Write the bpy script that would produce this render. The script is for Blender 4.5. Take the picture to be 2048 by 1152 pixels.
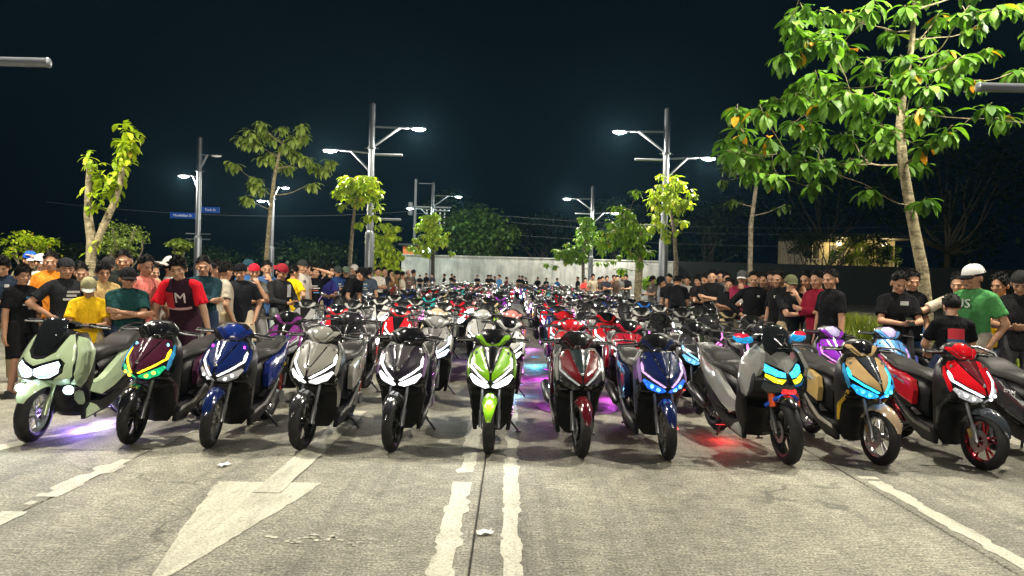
import bpy, bmesh, math, random
import numpy as np
from mathutils import Vector, Matrix, Euler

for _o in list(bpy.data.objects):
    bpy.data.objects.remove(_o)
R = math.radians
SC = bpy.context.scene
COL = SC.collection

# ------------------------------------------------------------------ camera
FPX = 1400.0            # focal length in pixels of a 2048 px wide picture
CAMZ = 1.58
cam_data = bpy.data.cameras.new('camera')
cam_data.sensor_width = 36.0
cam_data.lens = 36.0 * FPX / 2048.0
cam_data.clip_start = 0.05
cam_data.clip_end = 2000
cam = bpy.data.objects.new('camera', cam_data)
COL.objects.link(cam)
cam.matrix_world = Matrix.Translation((0, 0, CAMZ)) @ (
    Matrix.Rotation(R(90 - 0.86), 4, 'X') @ Matrix.Rotation(R(1.5), 4, 'Z'))
SC.camera = cam

# ------------------------------------------------------------------ night sky
world = bpy.data.worlds.new('World')
SC.world = world
world.use_nodes = True
wn = world.node_tree
wn.nodes.clear()
w_out = wn.nodes.new('ShaderNodeOutputWorld')
w_bg = wn.nodes.new('ShaderNodeBackground')
w_bg.inputs['Color'].default_value = (0.12, 0.38, 0.72, 1)
w_bg.inputs['Strength'].default_value = 0.0055
wn.links.new(w_bg.outputs[0], w_out.inputs[0])
moon = bpy.data.lights.new('moon', 'SUN')  # weak bluish sun lamp, added; no moon is visible
moon.energy = 0.03
moon.angle = R(0.5)
moon.color = (0.8, 0.9, 1.0)
moon_o = bpy.data.objects.new('moon', moon)
moon_o.rotation_euler = (R(35), R(10), R(20))
COL.objects.link(moon_o)

SC.view_settings.view_transform = 'Standard'
SC.view_settings.look = 'None'
SC.view_settings.exposure = 0.3
SC.view_settings.gamma = 1.0
SC.view_settings.use_curve_mapping = False
SC.render.engine = 'CYCLES'
SC.cycles.use_denoising = True
SC.cycles.max_bounces = 5
SC.cycles.diffuse_bounces = 2
SC.cycles.glossy_bounces = 3
SC.cycles.transmission_bounces = 3
SC.cycles.volume_bounces = 0
SC.cycles.sample_clamp_indirect = 2.5
SC.cycles.caustics_reflective = False
SC.cycles.caustics_refractive = False

LAMP = (1.0, 0.925, 0.78)     # colour of the street lamps' light
LAMP_W = 2700.0               # watts of one luminaire


def hor(px):
    """row of the horizon at a column of the 2048 x 1152 picture"""
    return 555.0 + (px - 1024.0) * 0.0262


def gx(px, d):
    """metres to the side of the street's axis for a column at distance d"""
    return (px - 1024.0) / FPX * d


# ------------------------------------------------------------------ mesh helpers
def crv(pts):
    """smooth monotone curve through (t, value) points"""
    xs = [p[0] for p in pts]
    ys = [p[1] for p in pts]
    n = len(xs)
    s = [(ys[i + 1] - ys[i]) / (xs[i + 1] - xs[i]) for i in range(n - 1)]
    m = [s[0]] + [0 if s[i - 1] * s[i] <= 0 else 2 * s[i - 1] * s[i] / (s[i - 1] + s[i]) for i in range(1, n - 1)] + [s[-1]]

    def f(t):
        if t <= xs[0]:
            return ys[0]
        if t >= xs[-1]:
            return ys[-1]
        i = 0
        while t > xs[i + 1]:
            i += 1
        h = xs[i + 1] - xs[i]
        u = (t - xs[i]) / h
        return ((2 * u ** 3 - 3 * u * u + 1) * ys[i] + (u ** 3 - 2 * u * u + u) * h * m[i]
                + (-2 * u ** 3 + 3 * u * u) * ys[i + 1] + (u ** 3 - u * u) * h * m[i + 1])
    return f


class MB:
    """collects shapes; build() links them as ONE mesh object"""

    def __init__(s):
        s.v, s.f, s.m = [], [], []

    def add(s, vs, fs, mi=0):
        o = len(s.v)
        s.v += [tuple(p) for p in vs]
        s.f += [tuple(i + o for i in f) for f in fs]
        s.m += [mi] * len(fs)
        return s

    def loft(s, rings, caps=True, mi=0):
        n = len(rings[0])
        vs = [p for r in rings for p in r]
        fs = []
        for i in range(len(rings) - 1):
            for j in range(n):
                k = (j + 1) % n
                fs.append((i * n + j, i * n + k, (i + 1) * n + k, (i + 1) * n + j))
        if caps:
            fs.append(tuple(range(n - 1, -1, -1)))
            fs.append(tuple((len(rings) - 1) * n + j for j in range(n)))
        return s.add(vs, fs, mi)

    def tube(s, pts, r, seg=8, caps=True, mi=0):
        pts = [Vector(p) for p in pts]
        n = len(pts)
        rr = r if isinstance(r, (list, tuple)) else [r] * n
        up = None
        rings = []
        for i, p in enumerate(pts):
            t = (pts[min(i + 1, n - 1)] - pts[max(i - 1, 0)])
            t = t.normalized() if t.length > 1e-9 else Vector((0, 0, 1))
            if up is None:
                up = Vector((0, 0, 1)) if abs(t.z) < .9 else Vector((1, 0, 0))
            a = t.cross(up)
            if a.length < 1e-6:
                a = t.cross(Vector((0, 1, 0)))
            a.normalize()
            b = a.cross(t).normalized()
            up = b
            rings.append([p + (a * math.cos(k * 2 * math.pi / seg) + b * math.sin(k * 2 * math.pi / seg)) * rr[i] for k in range(seg)])
        return s.loft(rings, caps, mi)

    def box(s, c, d, rot=None, mi=0, taper=1.0):
        c = Vector(c)
        M = rot if rot is not None else Matrix.Identity(3)
        vs = []
        for z in (-1, 1):
            for x, y in ((-1, -1), (1, -1), (1, 1), (-1, 1)):
                k = taper if z > 0 else 1
                vs.append(c + M @ Vector((x * d[0] / 2 * k, y * d[1] / 2 * k, z * d[2] / 2)))
        return s.add(vs, [(3, 2, 1, 0), (4, 5, 6, 7), (0, 1, 5, 4), (1, 2, 6, 5), (2, 3, 7, 6), (3, 0, 4, 7)], mi)

    def lathe_x(s, prof, c=(0, 0, 0), seg=32, mi=0, closed=True):
        """profile of (x, radius) turned about an x axis through c; closed profile makes a ring"""
        rings = []
        for k in range(seg):
            a = 2 * math.pi * k / seg
            rings.append([(c[0] + x, c[1] + r * math.sin(a), c[2] + r * math.cos(a)) for x, r in prof])
        n = len(prof)
        vs = [p for r in rings for p in r]
        fs = []
        for i in range(seg):
            i2 = (i + 1) % seg
            for j in range(n if closed else n - 1):
                k = (j + 1) % n
                fs.append((i * n + j, i2 * n + j, i2 * n + k, i * n + k))
        return s.add(vs, fs, mi)

    def lathe_z(s, prof, c=(0, 0, 0), seg=16, mi=0):
        rings = [[(c[0] + r * math.cos(2 * math.pi * k / seg), c[1] + r * math.sin(2 * math.pi * k / seg), c[2] + z) for k in range(seg)] for r, z in prof]
        return s.loft(rings, True, mi)

    def ell(s, c, r, seg=12, rings=8, M=None, mi=0):
        c = Vector(c)
        M = M if M is not None else Matrix.Identity(3)
        vs, fs = [], []
        for i in range(1, rings):
            a = math.pi * i / rings
            for k in range(seg):
                b = 2 * math.pi * k / seg
                vs.append(c + M @ Vector((r[0] * math.sin(a) * math.cos(b), r[1] * math.sin(a) * math.sin(b), r[2] * math.cos(a))))
        top = len(vs)
        vs.append(c + M @ Vector((0, 0, r[2])))
        vs.append(c + M @ Vector((0, 0, -r[2])))
        for i in range(rings - 2):
            for k in range(seg):
                k2 = (k + 1) % seg
                fs.append((i * seg + k, (i + 1) * seg + k, (i + 1) * seg + k2, i * seg + k2))
        for k in range(seg):
            k2 = (k + 1) % seg
            fs.append((top, k, k2))
            fs.append((top + 1, (rings - 2) * seg + k2, (rings - 2) * seg + k))
        return s.add(vs, fs, mi)

    def cap(s, a, b, ra, rb, seg=10, mi=0):
        """capsule that tapers from ra at a to rb at b, with round ends"""
        a, b = Vector(a), Vector(b)
        t = (b - a)
        if t.length < 1e-6:
            return s.ell(a, (ra, ra, ra), seg, 6, None, mi)
        t.normalize()
        pts = [a - t * ra * .98, a - t * ra * .7, a, b, b + t * rb * .7, b + t * rb * .98]
        return s.tube(pts, [ra * .2, ra * .71, ra, rb, rb * .71, rb * .2], seg, True, mi)

    def patch(s, poly, fm, off0, off1, res=.035, bev=.005, drop=.004, mi=0, mirror=False):
        """a shell panel: a 2-D outline laid on the surface fm(u, v, offset), with a bevelled rim and a skirt"""
        polys = [poly]
        for pl in polys:
            bm = bmesh.new()
            bm.faces.new([bm.verts.new((p[0], p[1], 0)) for p in pl])
            bm.normal_update()
            if bev > 0:
                bmesh.ops.inset_region(bm, faces=bm.faces[:], thickness=bev, use_even_offset=True)
            bmesh.ops.triangulate(bm, faces=bm.faces[:])
            for _ in range(4):
                ed = [e for e in bm.edges if e.calc_length() > res]
                if not ed:
                    break
                bmesh.ops.subdivide_edges(bm, edges=ed, cuts=1)
                bmesh.ops.triangulate(bm, faces=[f for f in bm.faces if len(f.verts) > 3])
            bm.verts.index_update()
            bm.verts.ensure_lookup_table()
            area = sum(pl[i][0] * pl[(i + 1) % len(pl)][1] - pl[(i + 1) % len(pl)][0] * pl[i][1] for i in range(len(pl)))
            for sx in ((1, -1) if mirror else (1,)):
                vs = []
                for v in bm.verts:
                    p = fm(v.co.x, v.co.y, off1 - (drop if v.is_boundary else 0))
                    vs.append((p[0] * sx, p[1], p[2]))
                fs = [tuple(v.index for v in f.verts) for f in bm.faces]
                bmap = {}
                for v in bm.verts:
                    if v.is_boundary:
                        bmap[v.index] = len(vs)
                        p = fm(v.co.x, v.co.y, off0)
                        vs.append((p[0] * sx, p[1], p[2]))
                for e in bm.edges:
                    if e.is_boundary:
                        a, b = e.verts[0].index, e.verts[1].index
                        f = e.link_faces[0]
                        idx = [v.index for v in f.verts]
                        if idx[(idx.index(a) + 1) % len(idx)] != b:
                            a, b = b, a
                        fs.append((b, a, bmap[a], bmap[b]))
                if sx < 0:
                    fs = [tuple(reversed(f)) for f in fs]
                s.add(vs, fs, mi)
            bm.free()
        return s

    def mesh(s, name, mats, smooth=True, sharp=38):
        me = bpy.data.meshes.new(name)
        me.from_pydata(s.v, [], s.f)
        mats = mats if isinstance(mats, (list, tuple)) else [mats]
        for m in mats:
            me.materials.append(M_(m))
        if len(mats) > 1:
            me.polygons.foreach_set('material_index', s.m)
        bm = bmesh.new()
        bm.from_mesh(me)
        bmesh.ops.recalc_face_normals(bm, faces=bm.faces[:])
        bm.to_mesh(me)
        bm.free()
        if smooth:
            me.polygons.foreach_set('use_smooth', [True] * len(me.polygons))
            me.set_sharp_from_angle(angle=R(sharp))
        me.update()
        return me

    def build(s, name, mats, parent=None, smooth=True, sharp=38, color=None):
        return put(name, s.mesh(name, mats, smooth, sharp), parent, color)


def put(name, me, parent=None, color=None):
    o = bpy.data.objects.new(name, me)
    COL.objects.link(o)
    if parent is not None:
        o.parent = parent
    if color is not None:
        o.color = tuple(color) if len(color) == 4 else tuple(color) + (1.0,)
    return o


def empty(name, loc=(0, 0, 0), rz=0.0):
    o = bpy.data.objects.new(name, None)
    o.empty_display_size = .1
    o.location = loc
    o.rotation_euler = (0, 0, rz)
    COL.objects.link(o)
    return o


def tag(o, label=None, cat=None, group=None, kind=None):
    if label:
        o['label'] = label
    if cat:
        o['category'] = cat
    if group:
        o['group'] = group
    if kind:
        o['kind'] = kind
    return o


def copy_tree(o, parent=None):
    c = o.copy()
    COL.objects.link(c)
    c.parent = parent
    for ch in KIDS.get(o.name, list(o.children)):
        copy_tree(ch, c)
    return c


KIDS = {}

# ------------------------------------------------------------------ materials
_MATS = {}


def M_(n):
    return _MATS[n] if isinstance(n, str) else n


class NT:
    def __init__(s, name):
        s.m = bpy.data.materials.new(name)
        s.m.use_nodes = True
        s.t = s.m.node_tree
        s.b = s.t.nodes['Principled BSDF']
        s.o = s.t.nodes['Material Output']
        _MATS[name] = s.m

    def n(s, typ, **kw):
        nd = s.t.nodes.new(typ)
        for k, v in kw.items():
            if k.startswith('i_'):
                nd.inputs[k[2:].replace('_', ' ')].default_value = v
            else:
                setattr(nd, k, v)
        return nd

    def l(s, a, b):
        s.t.links.new(a, b)
        return s

    def coord(s, which='Object', scale=(1, 1, 1)):
        tc = s.n('ShaderNodeTexCoord')
        mp = s.n('ShaderNodeMapping')
        mp.inputs['Scale'].default_value = scale
        s.l(tc.outputs[which], mp.inputs[0])
        return mp.outputs[0]

    def wcoord(s, scale=(1, 1, 1)):
        g = s.n('ShaderNodeNewGeometry')
        mp = s.n('ShaderNodeMapping')
        mp.inputs['Scale'].default_value = scale
        s.l(g.outputs['Position'], mp.inputs[0])
        return mp.outputs[0]

    def noise(s, vec, scale, detail=4, rough=.55, dist=0):
        nd = s.n('ShaderNodeTexNoise')
        nd.inputs['Scale'].default_value = scale
        nd.inputs['Detail'].default_value = detail
        nd.inputs['Roughness'].default_value = rough
        nd.inputs['Distortion'].default_value = dist
        s.l(vec, nd.inputs['Vector'])
        return nd.outputs['Fac']

    def ramp(s, fac, stops):
        nd = s.n('ShaderNodeValToRGB')
        el = nd.color_ramp.elements
        while len(el) < len(stops):
            el.new(.5)
        for e, (p, c) in zip(el, stops):
            e.position = p
            e.color = tuple(c) + (1,) if len(c) == 3 else c
        s.l(fac, nd.inputs[0])
        return nd.outputs[0]

    def mix(s, fac, a, b, mode='MIX'):
        nd = s.n('ShaderNodeMix', data_type='RGBA', blend_type=mode)
        for sock, val in ((nd.inputs[0], fac), (nd.inputs[6], a), (nd.inputs[7], b)):
            if hasattr(val, 'links'):
                s.l(val, sock)
            elif isinstance(val, (tuple, list)):
                sock.default_value = tuple(val) + (1,) if len(val) == 3 else val
            else:
                sock.default_value = val
        return nd.outputs[2]

    def math(s, op, a, b=0.0, clamp=False):
        nd = s.n('ShaderNodeMath', operation=op, use_clamp=clamp)
        for sock, val in ((nd.inputs[0], a), (nd.inputs[1], b)):
            if hasattr(val, 'links'):
                s.l(val, sock)
            else:
                sock.default_value = val
        return nd.outputs[0]

    def bump(s, h, strength=.3, dist=.01, normal=None):
        nd = s.n('ShaderNodeBump')
        nd.inputs['Strength'].default_value = strength
        nd.inputs['Distance'].default_value = dist
        s.l(h, nd.inputs['Height'])
        if normal is not None:
            s.l(normal, nd.inputs['Normal'])
        return nd.outputs[0]

    def set(s, **kw):
        for k, v in kw.items():
            k = k.replace('_', ' ')
            k = {'BaseColor': 'Base Color', 'Coat': 'Coat Weight', 'CoatRough': 'Coat Roughness', 'EColor': 'Emission Color',
                 'EStr': 'Emission Strength', 'IORlevel': 'Specular IOR Level'}.get(k, k)
            sock = s.b.inputs[k]
            if hasattr(v, 'links'):
                s.l(v, sock)
            elif isinstance(v, (tuple, list)) and len(v) == 3 and sock.type == 'RGBA':
                sock.default_value = tuple(v) + (1,)
            else:
                sock.default_value = v
        return s


def simple(name, col, rough=.5, metal=0.0, coat=0.0, var=.25, scale=20, bump=0.0, bscale=120):
    t = NT(name)
    v = t.coord()
    f = t.noise(v, scale, 3)
    c = t.mix(f, tuple(x * (1 - var) for x in col), tuple(min(1, x * (1 + var)) for x in col))
    t.set(BaseColor=c, Metallic=metal, Coat=coat, IORlevel=.38)
    t.set(Roughness=t.math('ADD', t.math('MULTIPLY', f, .16), max(0.02, rough - .08)))
    if bump:
        t.set(Normal=t.bump(t.noise(v, bscale, 2), bump, .004))
    return t


def objcol(name, rough, metal=0.0, coat=0.0, var=.12, scale=6, bump=0.0, bscale=60, bdist=.004):
    t = NT(name)
    oi = t.n('ShaderNodeObjectInfo')
    v = t.coord()
    f = t.noise(v, scale, 3)
    c = t.mix(1.0, oi.outputs['Color'], t.ramp(f, [(.3, (1 - var,) * 3), (.7, (1 + var,) * 3)]), 'MULTIPLY')
    t.set(BaseColor=c, Metallic=metal, Coat=coat, CoatRough=.03, IORlevel=.4)
    t.set(Roughness=t.math('ADD', t.math('MULTIPLY', f, .12), rough - .06))
    if bump:
        t.set(Normal=t.bump(t.noise(v, bscale, 4), bump, bdist))
    return t


objcol('paint', .16, .0, 1.0, .08)
objcol('matte_paint', .5, .2, .15)
simple('plastic_black', (.007, .007, .008), .34, 0, 0, .3, 30, .15, 300).set(IORlevel=.22)
simple('gloss_black', (.004, .004, .005), .12, 0, .6)
simple('rubber', (.010, .010, .011), .62, 0, 0, .35, 40, .2, 200).set(IORlevel=.22)
simple('vinyl', (.020, .0195, .0195), .45, 0, 0, .25, 12, .3, 260).set(IORlevel=.22)
objcol('rim', .28, .85, .3)
simple('chrome', (.72, .72, .74), .14, 1.0, 0, .08)
simple('steel_dark', (.10, .10, .105), .35, .9, 0, .2)
simple('cast_metal', (.22, .22, .22), .45, .8, 0, .25, 40, .2, 120)
simple('fork_metal', (.33, .33, .34), .3, .9, 0, .15)
simple('rope_black', (.012, .012, .012), .5)
simple('smoked', (.012, .014, .016), .07, 0, .8, .1)
t = objcol('fork_paint', .3, .6, .5)
for _n, _c, _s in (('plastic_black', (.05, .046, .038), 3.5), ('rubber', (.075, .068, .055), 6.0), ('vinyl', (.045, .042, .038), 4.0)):
    t = NT.__new__(NT)
    t.m = _MATS[_n]
    t.t = t.m.node_tree
    t.b = t.t.nodes['Principled BSDF']
    _old = t.b.inputs['Base Color'].links[0].from_socket
    _d = t.ramp(t.noise(t.coord(), _s, 5, .7), [(.50, (0, 0, 0)), (.75, (.28, .28, .28))])
    t.set(BaseColor=t.mix(_d, _old, _c))
# lamp lenses: colour from the object, brightness from its alpha
t = NT('lens')
oi = t.n('ShaderNodeObjectInfo')
vv = t.coord()
lf = t.n('ShaderNodeTexVoronoi')
lf.inputs['Scale'].default_value = 38
t.l(vv, lf.inputs['Vector'])
cell = t.ramp(lf.outputs['Distance'], [(.0, (1.3, 1.3, 1.3)), (.28, (.8, .8, .8)), (.5, (.38, .38, .38))])
t.set(BaseColor=t.mix(1.0, oi.outputs['Color'], (.35, .35, .36), 'MULTIPLY'), Roughness=.08, Coat=.5)
t.set(EColor=t.mix(1.0, oi.outputs['Color'], cell, 'MULTIPLY'), EStr=t.math('MULTIPLY', oi.outputs['Alpha'], 6.0))
t.m.cycles.emission_sampling = 'NONE'
t = NT('far_lens')
at = t.n('ShaderNodeAttribute', attribute_type='OBJECT', attribute_name='glow')
t.set(BaseColor=(.5, .5, .5), Roughness=.1, EColor=at.outputs['Color'], EStr=1.0)
t.m.cycles.emission_sampling = 'NONE'
# ------------------------------------------------------------------ scooters
# local axes: the machine faces -y, its left is +x, origin on the ground under the front axle
def rrect(y, w, z0, z1, n=16, p=3.2, cx=0.0, wt=1.0):
    """superellipse ring in the plane y; wt narrows the top"""
    out = []
    zc, zh = (z0 + z1) / 2, (z1 - z0) / 2
    for k in range(n):
        a = 2 * math.pi * k / n
        c, s = math.cos(a), math.sin(a)
        x = math.copysign(abs(c) ** (2 / p), c)
        z = math.copysign(abs(s) ** (2 / p), s)
        ww = w * (1 + (wt - 1) * (z + 1) / 2)
        out.append((cx + x * ww, y, zc + z * zh))
    return out


RAKE = R(26)
STEER_P = Vector((0, .16, .56))
STEER_A = Vector((0, math.sin(RAKE), math.cos(RAKE)))


def wheel(root, y, r, wid, name, rimcol, disc=True, spokes=5):
    half = wid / 2
    prof = []
    for k in range(13):                                     # tyre section
        a = math.pi * (k / 12)
        prof.append((-half * math.cos(a), r - wid * .62 + math.sin(a) * wid * .62))
    prof += [(half * .8, r - wid * .78), (-half * .8, r - wid * .78)]
    m = MB()
    m.lathe_x(prof, (0, y, r), 40)
    for k in range(22):                                     # shallow rain grooves, drawn as thin raised lips
        a = 2 * math.pi * k / 22
        for sx in (-1, 1):
            q = []
            for j in range(4):
                aa = a + sx * .04 + j * .055
                xx = sx * half * (.12 + .22 * j)
                rr = r - wid * .62 + wid * .62 * math.sqrt(max(0, 1 - (xx / half) ** 2)) + .0006
                q.append((xx, y + rr * math.sin(aa), r + rr * math.cos(aa)))
            m.tube(q, .0022, 4)
    ty = m.build(name, 'rubber', root)
    ri = r - wid * .70
    m = MB()
    m.lathe_x([(-half * .75, ri + .008), (-half * .7, ri - .012), (-half * .3, ri - .022), (half * .3, ri - .022), (half * .7, ri - .012), (half * .75, ri + .008)], (0, y, r), 36)
    m.lathe_x([(-.035, .012), (-.035, .038), (.035, .038), (.035, .012)], (0, y, r), 16)
    for k in range(spokes):
        for dd in (-.13, .13):
            a0 = 2 * math.pi * k / spokes + dd * .5
            a1 = 2 * math.pi * k / spokes + dd * 1.5
            m.tube([(0, y + .03 * math.sin(a0), r + .03 * math.cos(a0)), (0, y + (ri - .012) * math.sin(a1), r + (ri - .012) * math.cos(a1))], [.012, .009], 6)
    m.build('rim', 'rim', ty, color=rimcol)
    if disc:
        m = MB()
        m.lathe_x([(-.003, .055), (-.003, .098), (.003, .098), (.003, .055)], (-half - .008, y, r), 28)
        for k in range(5):
            a = 2 * math.pi * k / 5
            m.box((-half - .008, y + .05 * math.sin(a), r + .05 * math.cos(a)), (.005, .014, .04), Matrix.Rotation(-a, 3, 'X'))
        m.build('brake_disc', 'fork_metal', ty)
    return ty


def fender(root, r, color, a0=-62, a1=72, wmax=.068, tip=.018, yc=0.0):
    m = MB()
    rings = []
    n = 20
    for i in range(n + 1):
        u = i / n
        a = R(a0 + (a1 - a0) * u)
        hw = wmax * (1 - max(0, (u - .55) / .45) ** 1.8) + tip * max(0, (u - .55) / .45) ** 1.8
        hw *= min(1, .6 + u * 1.6)
        rr = r + .026 + .02 * math.sin(math.pi * u)
        dp = .05 * math.sin(math.pi * min(1, u * 1.1)) + .012
        ring = []
        for k in range(9):
            b = -1 + k / 4
            q = rr - dp * abs(b) ** 2.4
            ring.append((b * hw, yc - q * math.sin(a), r + q * math.cos(a)))
        for k in range(8, -1, -1):
            b = -1 + k / 4
            q = rr - .006 - dp * abs(b) ** 2.4
            ring.append((b * (hw - .004), yc - q * math.sin(a), r + q * math.cos(a)))
        rings.append(ring)
    m.loft(rings)
    return m.build('front_fender', 'paint', root, color=color)


def grip_bar(root, z=.985, y=.40, half=.335, lever=True, gcol='rubber'):
    m = MB()
    m.tube([(-half + .1, y, z), (-.12, y - .03, z - .01), (0, y - .04, z - .03), (.12, y - .03, z - .01), (half - .1, y, z)], .011, 8)
    m.build('handlebar', 'steel_dark', root)
    for s in (-1, 1):
        m = MB()
        m.tube([(s * (half - .115), y, z), (s * (half - .11), y, z), (s * (half - .01), y + .012, z - .004), (s * half, y + .013, z - .004)], [.02, .0165, .0165, .020], 12)
        for k in range(6):
            xx = s * (half - .10 + k * .015)
            m.tube([(xx, y + .002, z), (xx + s * .004, y + .002, z)], .0185, 10)
        m.build('grip', gcol, root)
        m = MB()
        m.tube([(s * (half + .002), y + .013, z - .004), (s * (half + .016), y + .015, z - .004)], [.017, .013], 10)
        m.build('bar_end', 'chrome', root)
        m = MB()
        m.box((s * (half - .145), y - .004, z), (.05, .042, .045))
        m.box((s * (half - .145), y - .03, z + .004), (.03, .03, .03))
        m.build('switch_box', 'plastic_black', root)
        if lever:
            m = MB()
            m.tube([(s * (half - .15), y - .045, z + .004), (s * (half - .10), y - .062, z), (s * (half - .03), y - .058, z - .004), (s * (half + .012), y - .04, z - .006)], [.009, .0075, .006, .007], 8)
            m.build('brake_lever', 'fork_metal', root)


def steer_set(objs):
    for o in objs:
        o['steer'] = 1


def make_small(name, spec):
    """step-through scooter with a beaked V face"""
    root = empty(name)
    Y0 = crv([(.13, .37), (.25, .345), (.40, .31), (.48, .27), (.54, .16), (.60, .02), (.64, -.02), (.70, .0), (.80, .10), (.90, .215), (.96, .27)])
    W = crv([(.13, .095), (.2, .15), (.3, .182), (.45, .205), (.55, .218), (.65, .230), (.75, .232), (.85, .215), (.93, .165), (.96, .14)])
    K = crv([(.13, .05), (.4, .06), (.5, .09), (.56, .14), (.62, .21), (.7, .21), (.8, .18), (.9, .12), (.96, .08)])
    YB = crv([(.13, .44), (.3, .45), (.6, .43), (.96, .42)])

    def F(x, z):
        tt = min(abs(x) / W(z), 1.3)
        return Y0(z) + K(z) * (math.sqrt(tt * tt + .012) - .11)

    def ff(u, v, off):
        return (u, F(u, v) - off, v)

    st = []
    # black plastic shell of the leg shield
    m = MB()
    rings = []
    for i in range(30):
        z = .13 + .83 * i / 29
        w = W(z)
        ring = [(w * t / 9, F(w * t / 9, z), z) for t in range(-9, 10)]
        ye, yb = F(w, z), max(YB(z), F(w, z) + .03)
        ring += [(w * .995, ye + (yb - ye) * .35, z), (w * .97, ye + (yb - ye) * .75, z), (w * .9, yb, z)]
        ring += [(w * .5, yb + .015, z), (0, yb + .02, z), (-w * .5, yb + .015, z)]
        ring += [(-w * .9, yb, z), (-w * .97, ye + (yb - ye) * .75, z), (-w * .995, ye + (yb - ye) * .35, z)]
        rings.append(ring)
    m.loft(rings)
    m.build('leg_shield', 'plastic_black', root, sharp=50)
    C = spec
    for s in (1, -1):
        def fs(u, v, off, s=s):
            return (s * u, F(u, v) - off, v)
        MB().patch([(.098, .928), (.150, .915), (.182, .865), (.170, .83), (.170, .775), (.11, .718), (.05, .675), (.010, .655), (.010, .712), (.05, .80)], fs, 0, .013, .03).build('front_panel', 'paint', root, color=C['paint'])
        MB().patch([(.186, .875), (.204, .86), (.226, .79), (.226, .70), (.216, .655), (.200, .672), (.199, .755), (.196, .83)], fs, 0, .012, .03).build('cheek_panel', 'paint', root, color=C['cheek'])
        MB().patch([(.205, .635), (.226, .64), (.216, .50), (.192, .33), (.176, .33), (.182, .45), (.188, .56)], fs, 0, .011, .035).build('apron_wing', 'paint', root, color=C['wing'])
        MB().patch([(.178, .838), (.190, .818), (.193, .752), (.125, .692), (.04, .636), (.022, .643), (.05, .664), (.115, .706), (.176, .76), (.170, .802)], fs, 0, .017, .03, .003, .003).build('running_light', 'lens', root, color=C['drl'])
        hl = MB().patch([(.014, .588), (.016, .612), (.10, .654), (.182, .698), (.198, .678), (.155, .612), (.055, .570)], fs, 0, .010, .02, .004, .004).build('headlight', 'lens', root, color=C['head'])
        m = MB()
        for (px, pz, pr) in ((.075, .615, .019), (.128, .638, .017)):
            yy = F(px, pz) - .012
            m.ell((s * px, yy, pz), (pr, .012, pr), 14, 8)
        m.build('projector', 'lens', hl, color=C['proj'])
        m = MB()
        m.ell((s * .148, F(.148, .872) - .014, .872), (.012, .008, .02), 10, 6)
        m.build('position_lamp', 'lens', root, color=C.get('pos', (.5, .5, .5, .0)))
    MB().patch([(-.09, .925), (.09, .925), (.046, .80), (.007, .708), (-.007, .708), (-.046, .80)], ff, 0, .009, .03).build('center_panel', 'paint', root, color=C['center'])
    m = MB()                                                # two raised ribs and the badge on the nose
    for s in (1, -1):
        m.patch([(s * .075, .90), (s * .083, .90), (s * .045, .80), (s * .020, .735), (s * .014, .735), (s * .038, .80)], ff, 0, .014, .05, .002, .002)
    m.build('nose_rib', 'gloss_black', root)
    m = MB()
    m.ell((0, F(0, .735) - .014, .735), (.017, .006, .017), 14, 6)
    m.build('badge', 'chrome', root)
    m = MB()
    m.patch([(-.215, .655), (-.225, .60), (-.205, .545), (-.10, .528), (0, .535), (.10, .528), (.205, .545), (.225, .60), (.215, .655), (.158, .598), (.055, .557), (0, .575), (-.055, .557), (-.158, .598)], ff, 0, .012, .035)
    m.build('chin_panel', 'gloss_black', root)
    # wheel, forks, fender: turn with the bars
    tyr = wheel(root, 0, .25, .095, 'front_wheel', C['rim'])
    st.append(tyr)
    st.append(fender(root, .25, C['fender']))
    for s in (-1, 1):
        m = MB()
        m.tube([(s * .078, -.005, .235), (s * .078, .02, .31), (s * .078, .055, .38)], [.019, .021, .021], 10)
        m.tube([(s * .078, .05, .37), (s * .078, .16, .58)], .014, 10)
        m.tube([(s * .05, 0, .25), (s * .098, 0, .25)], .013, 10)
        st.append(m.build('fork_leg', 'fork_paint', root, color=C.get('fork', (.25, .25, .26))))
    m = MB()
    m.box((-.062, .075, .305), (.03, .05, .075), Matrix.Rotation(-.5, 3, 'X'))
    m.box((-.07, .075, .305), (.02, .034, .05), Matrix.Rotation(-.5, 3, 'X'))
    st.append(m.build('brake_caliper', 'fork_paint', root, color=C.get('caliper', (.5, .4, .1))))
    m = MB()
    m.tube([(-.075, .09, .34), (-.10, .10, .42), (-.07, .14, .50), (-.04, .17, .58)], .005, 6)
    st.append(m.build('brake_hose', 'rope_black', root))
    # handlebar cowl
    Yh = crv([(.90, .285), (.95, .262), (1.0, .285), (1.05, .325), (1.10, .385)])
    Wh = crv([(.90, .10), (.95, .165), (1.0, .175), (1.05, .14), (1.10, .06)])

    def H(x, z):
        tt = min(abs(x) / .17, 1.4)
        return Yh(z) + .085 * (math.sqrt(tt * tt + .03) - .17)

    def hf(u, v, off):
        return (u, H(u, v) - off, v)
    m = MB()
    rings = []
    for i in range(10):
        z = .905 + .18 * i / 9
        w = Wh(z)
        ring = [(w * t / 5, H(w * t / 5, z), z) for t in range(-5, 6)]
        ring += [(w * .9, .43, z), (0, .455, z), (-w * .9, .43, z)]
        rings.append(ring)
    m.loft(rings)
    hc = m.build('handle_cowl', 'plastic_black', root, sharp=50)
    m = MB()
    m.patch([(-.162, 1.015), (-.150, 1.035), (-.112, 1.035), (-.060, .968), (0, .950), (.060, .968), (.112, 1.035), (.150, 1.035), (.162, 1.015), (.11, .962), (.048, .918), (-.048, .918), (-.11, .962)], hf, 0, .012, .03)
    vp = m.build('handle_panel', 'paint', root, color=C['handle'])
    m = MB()
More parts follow.
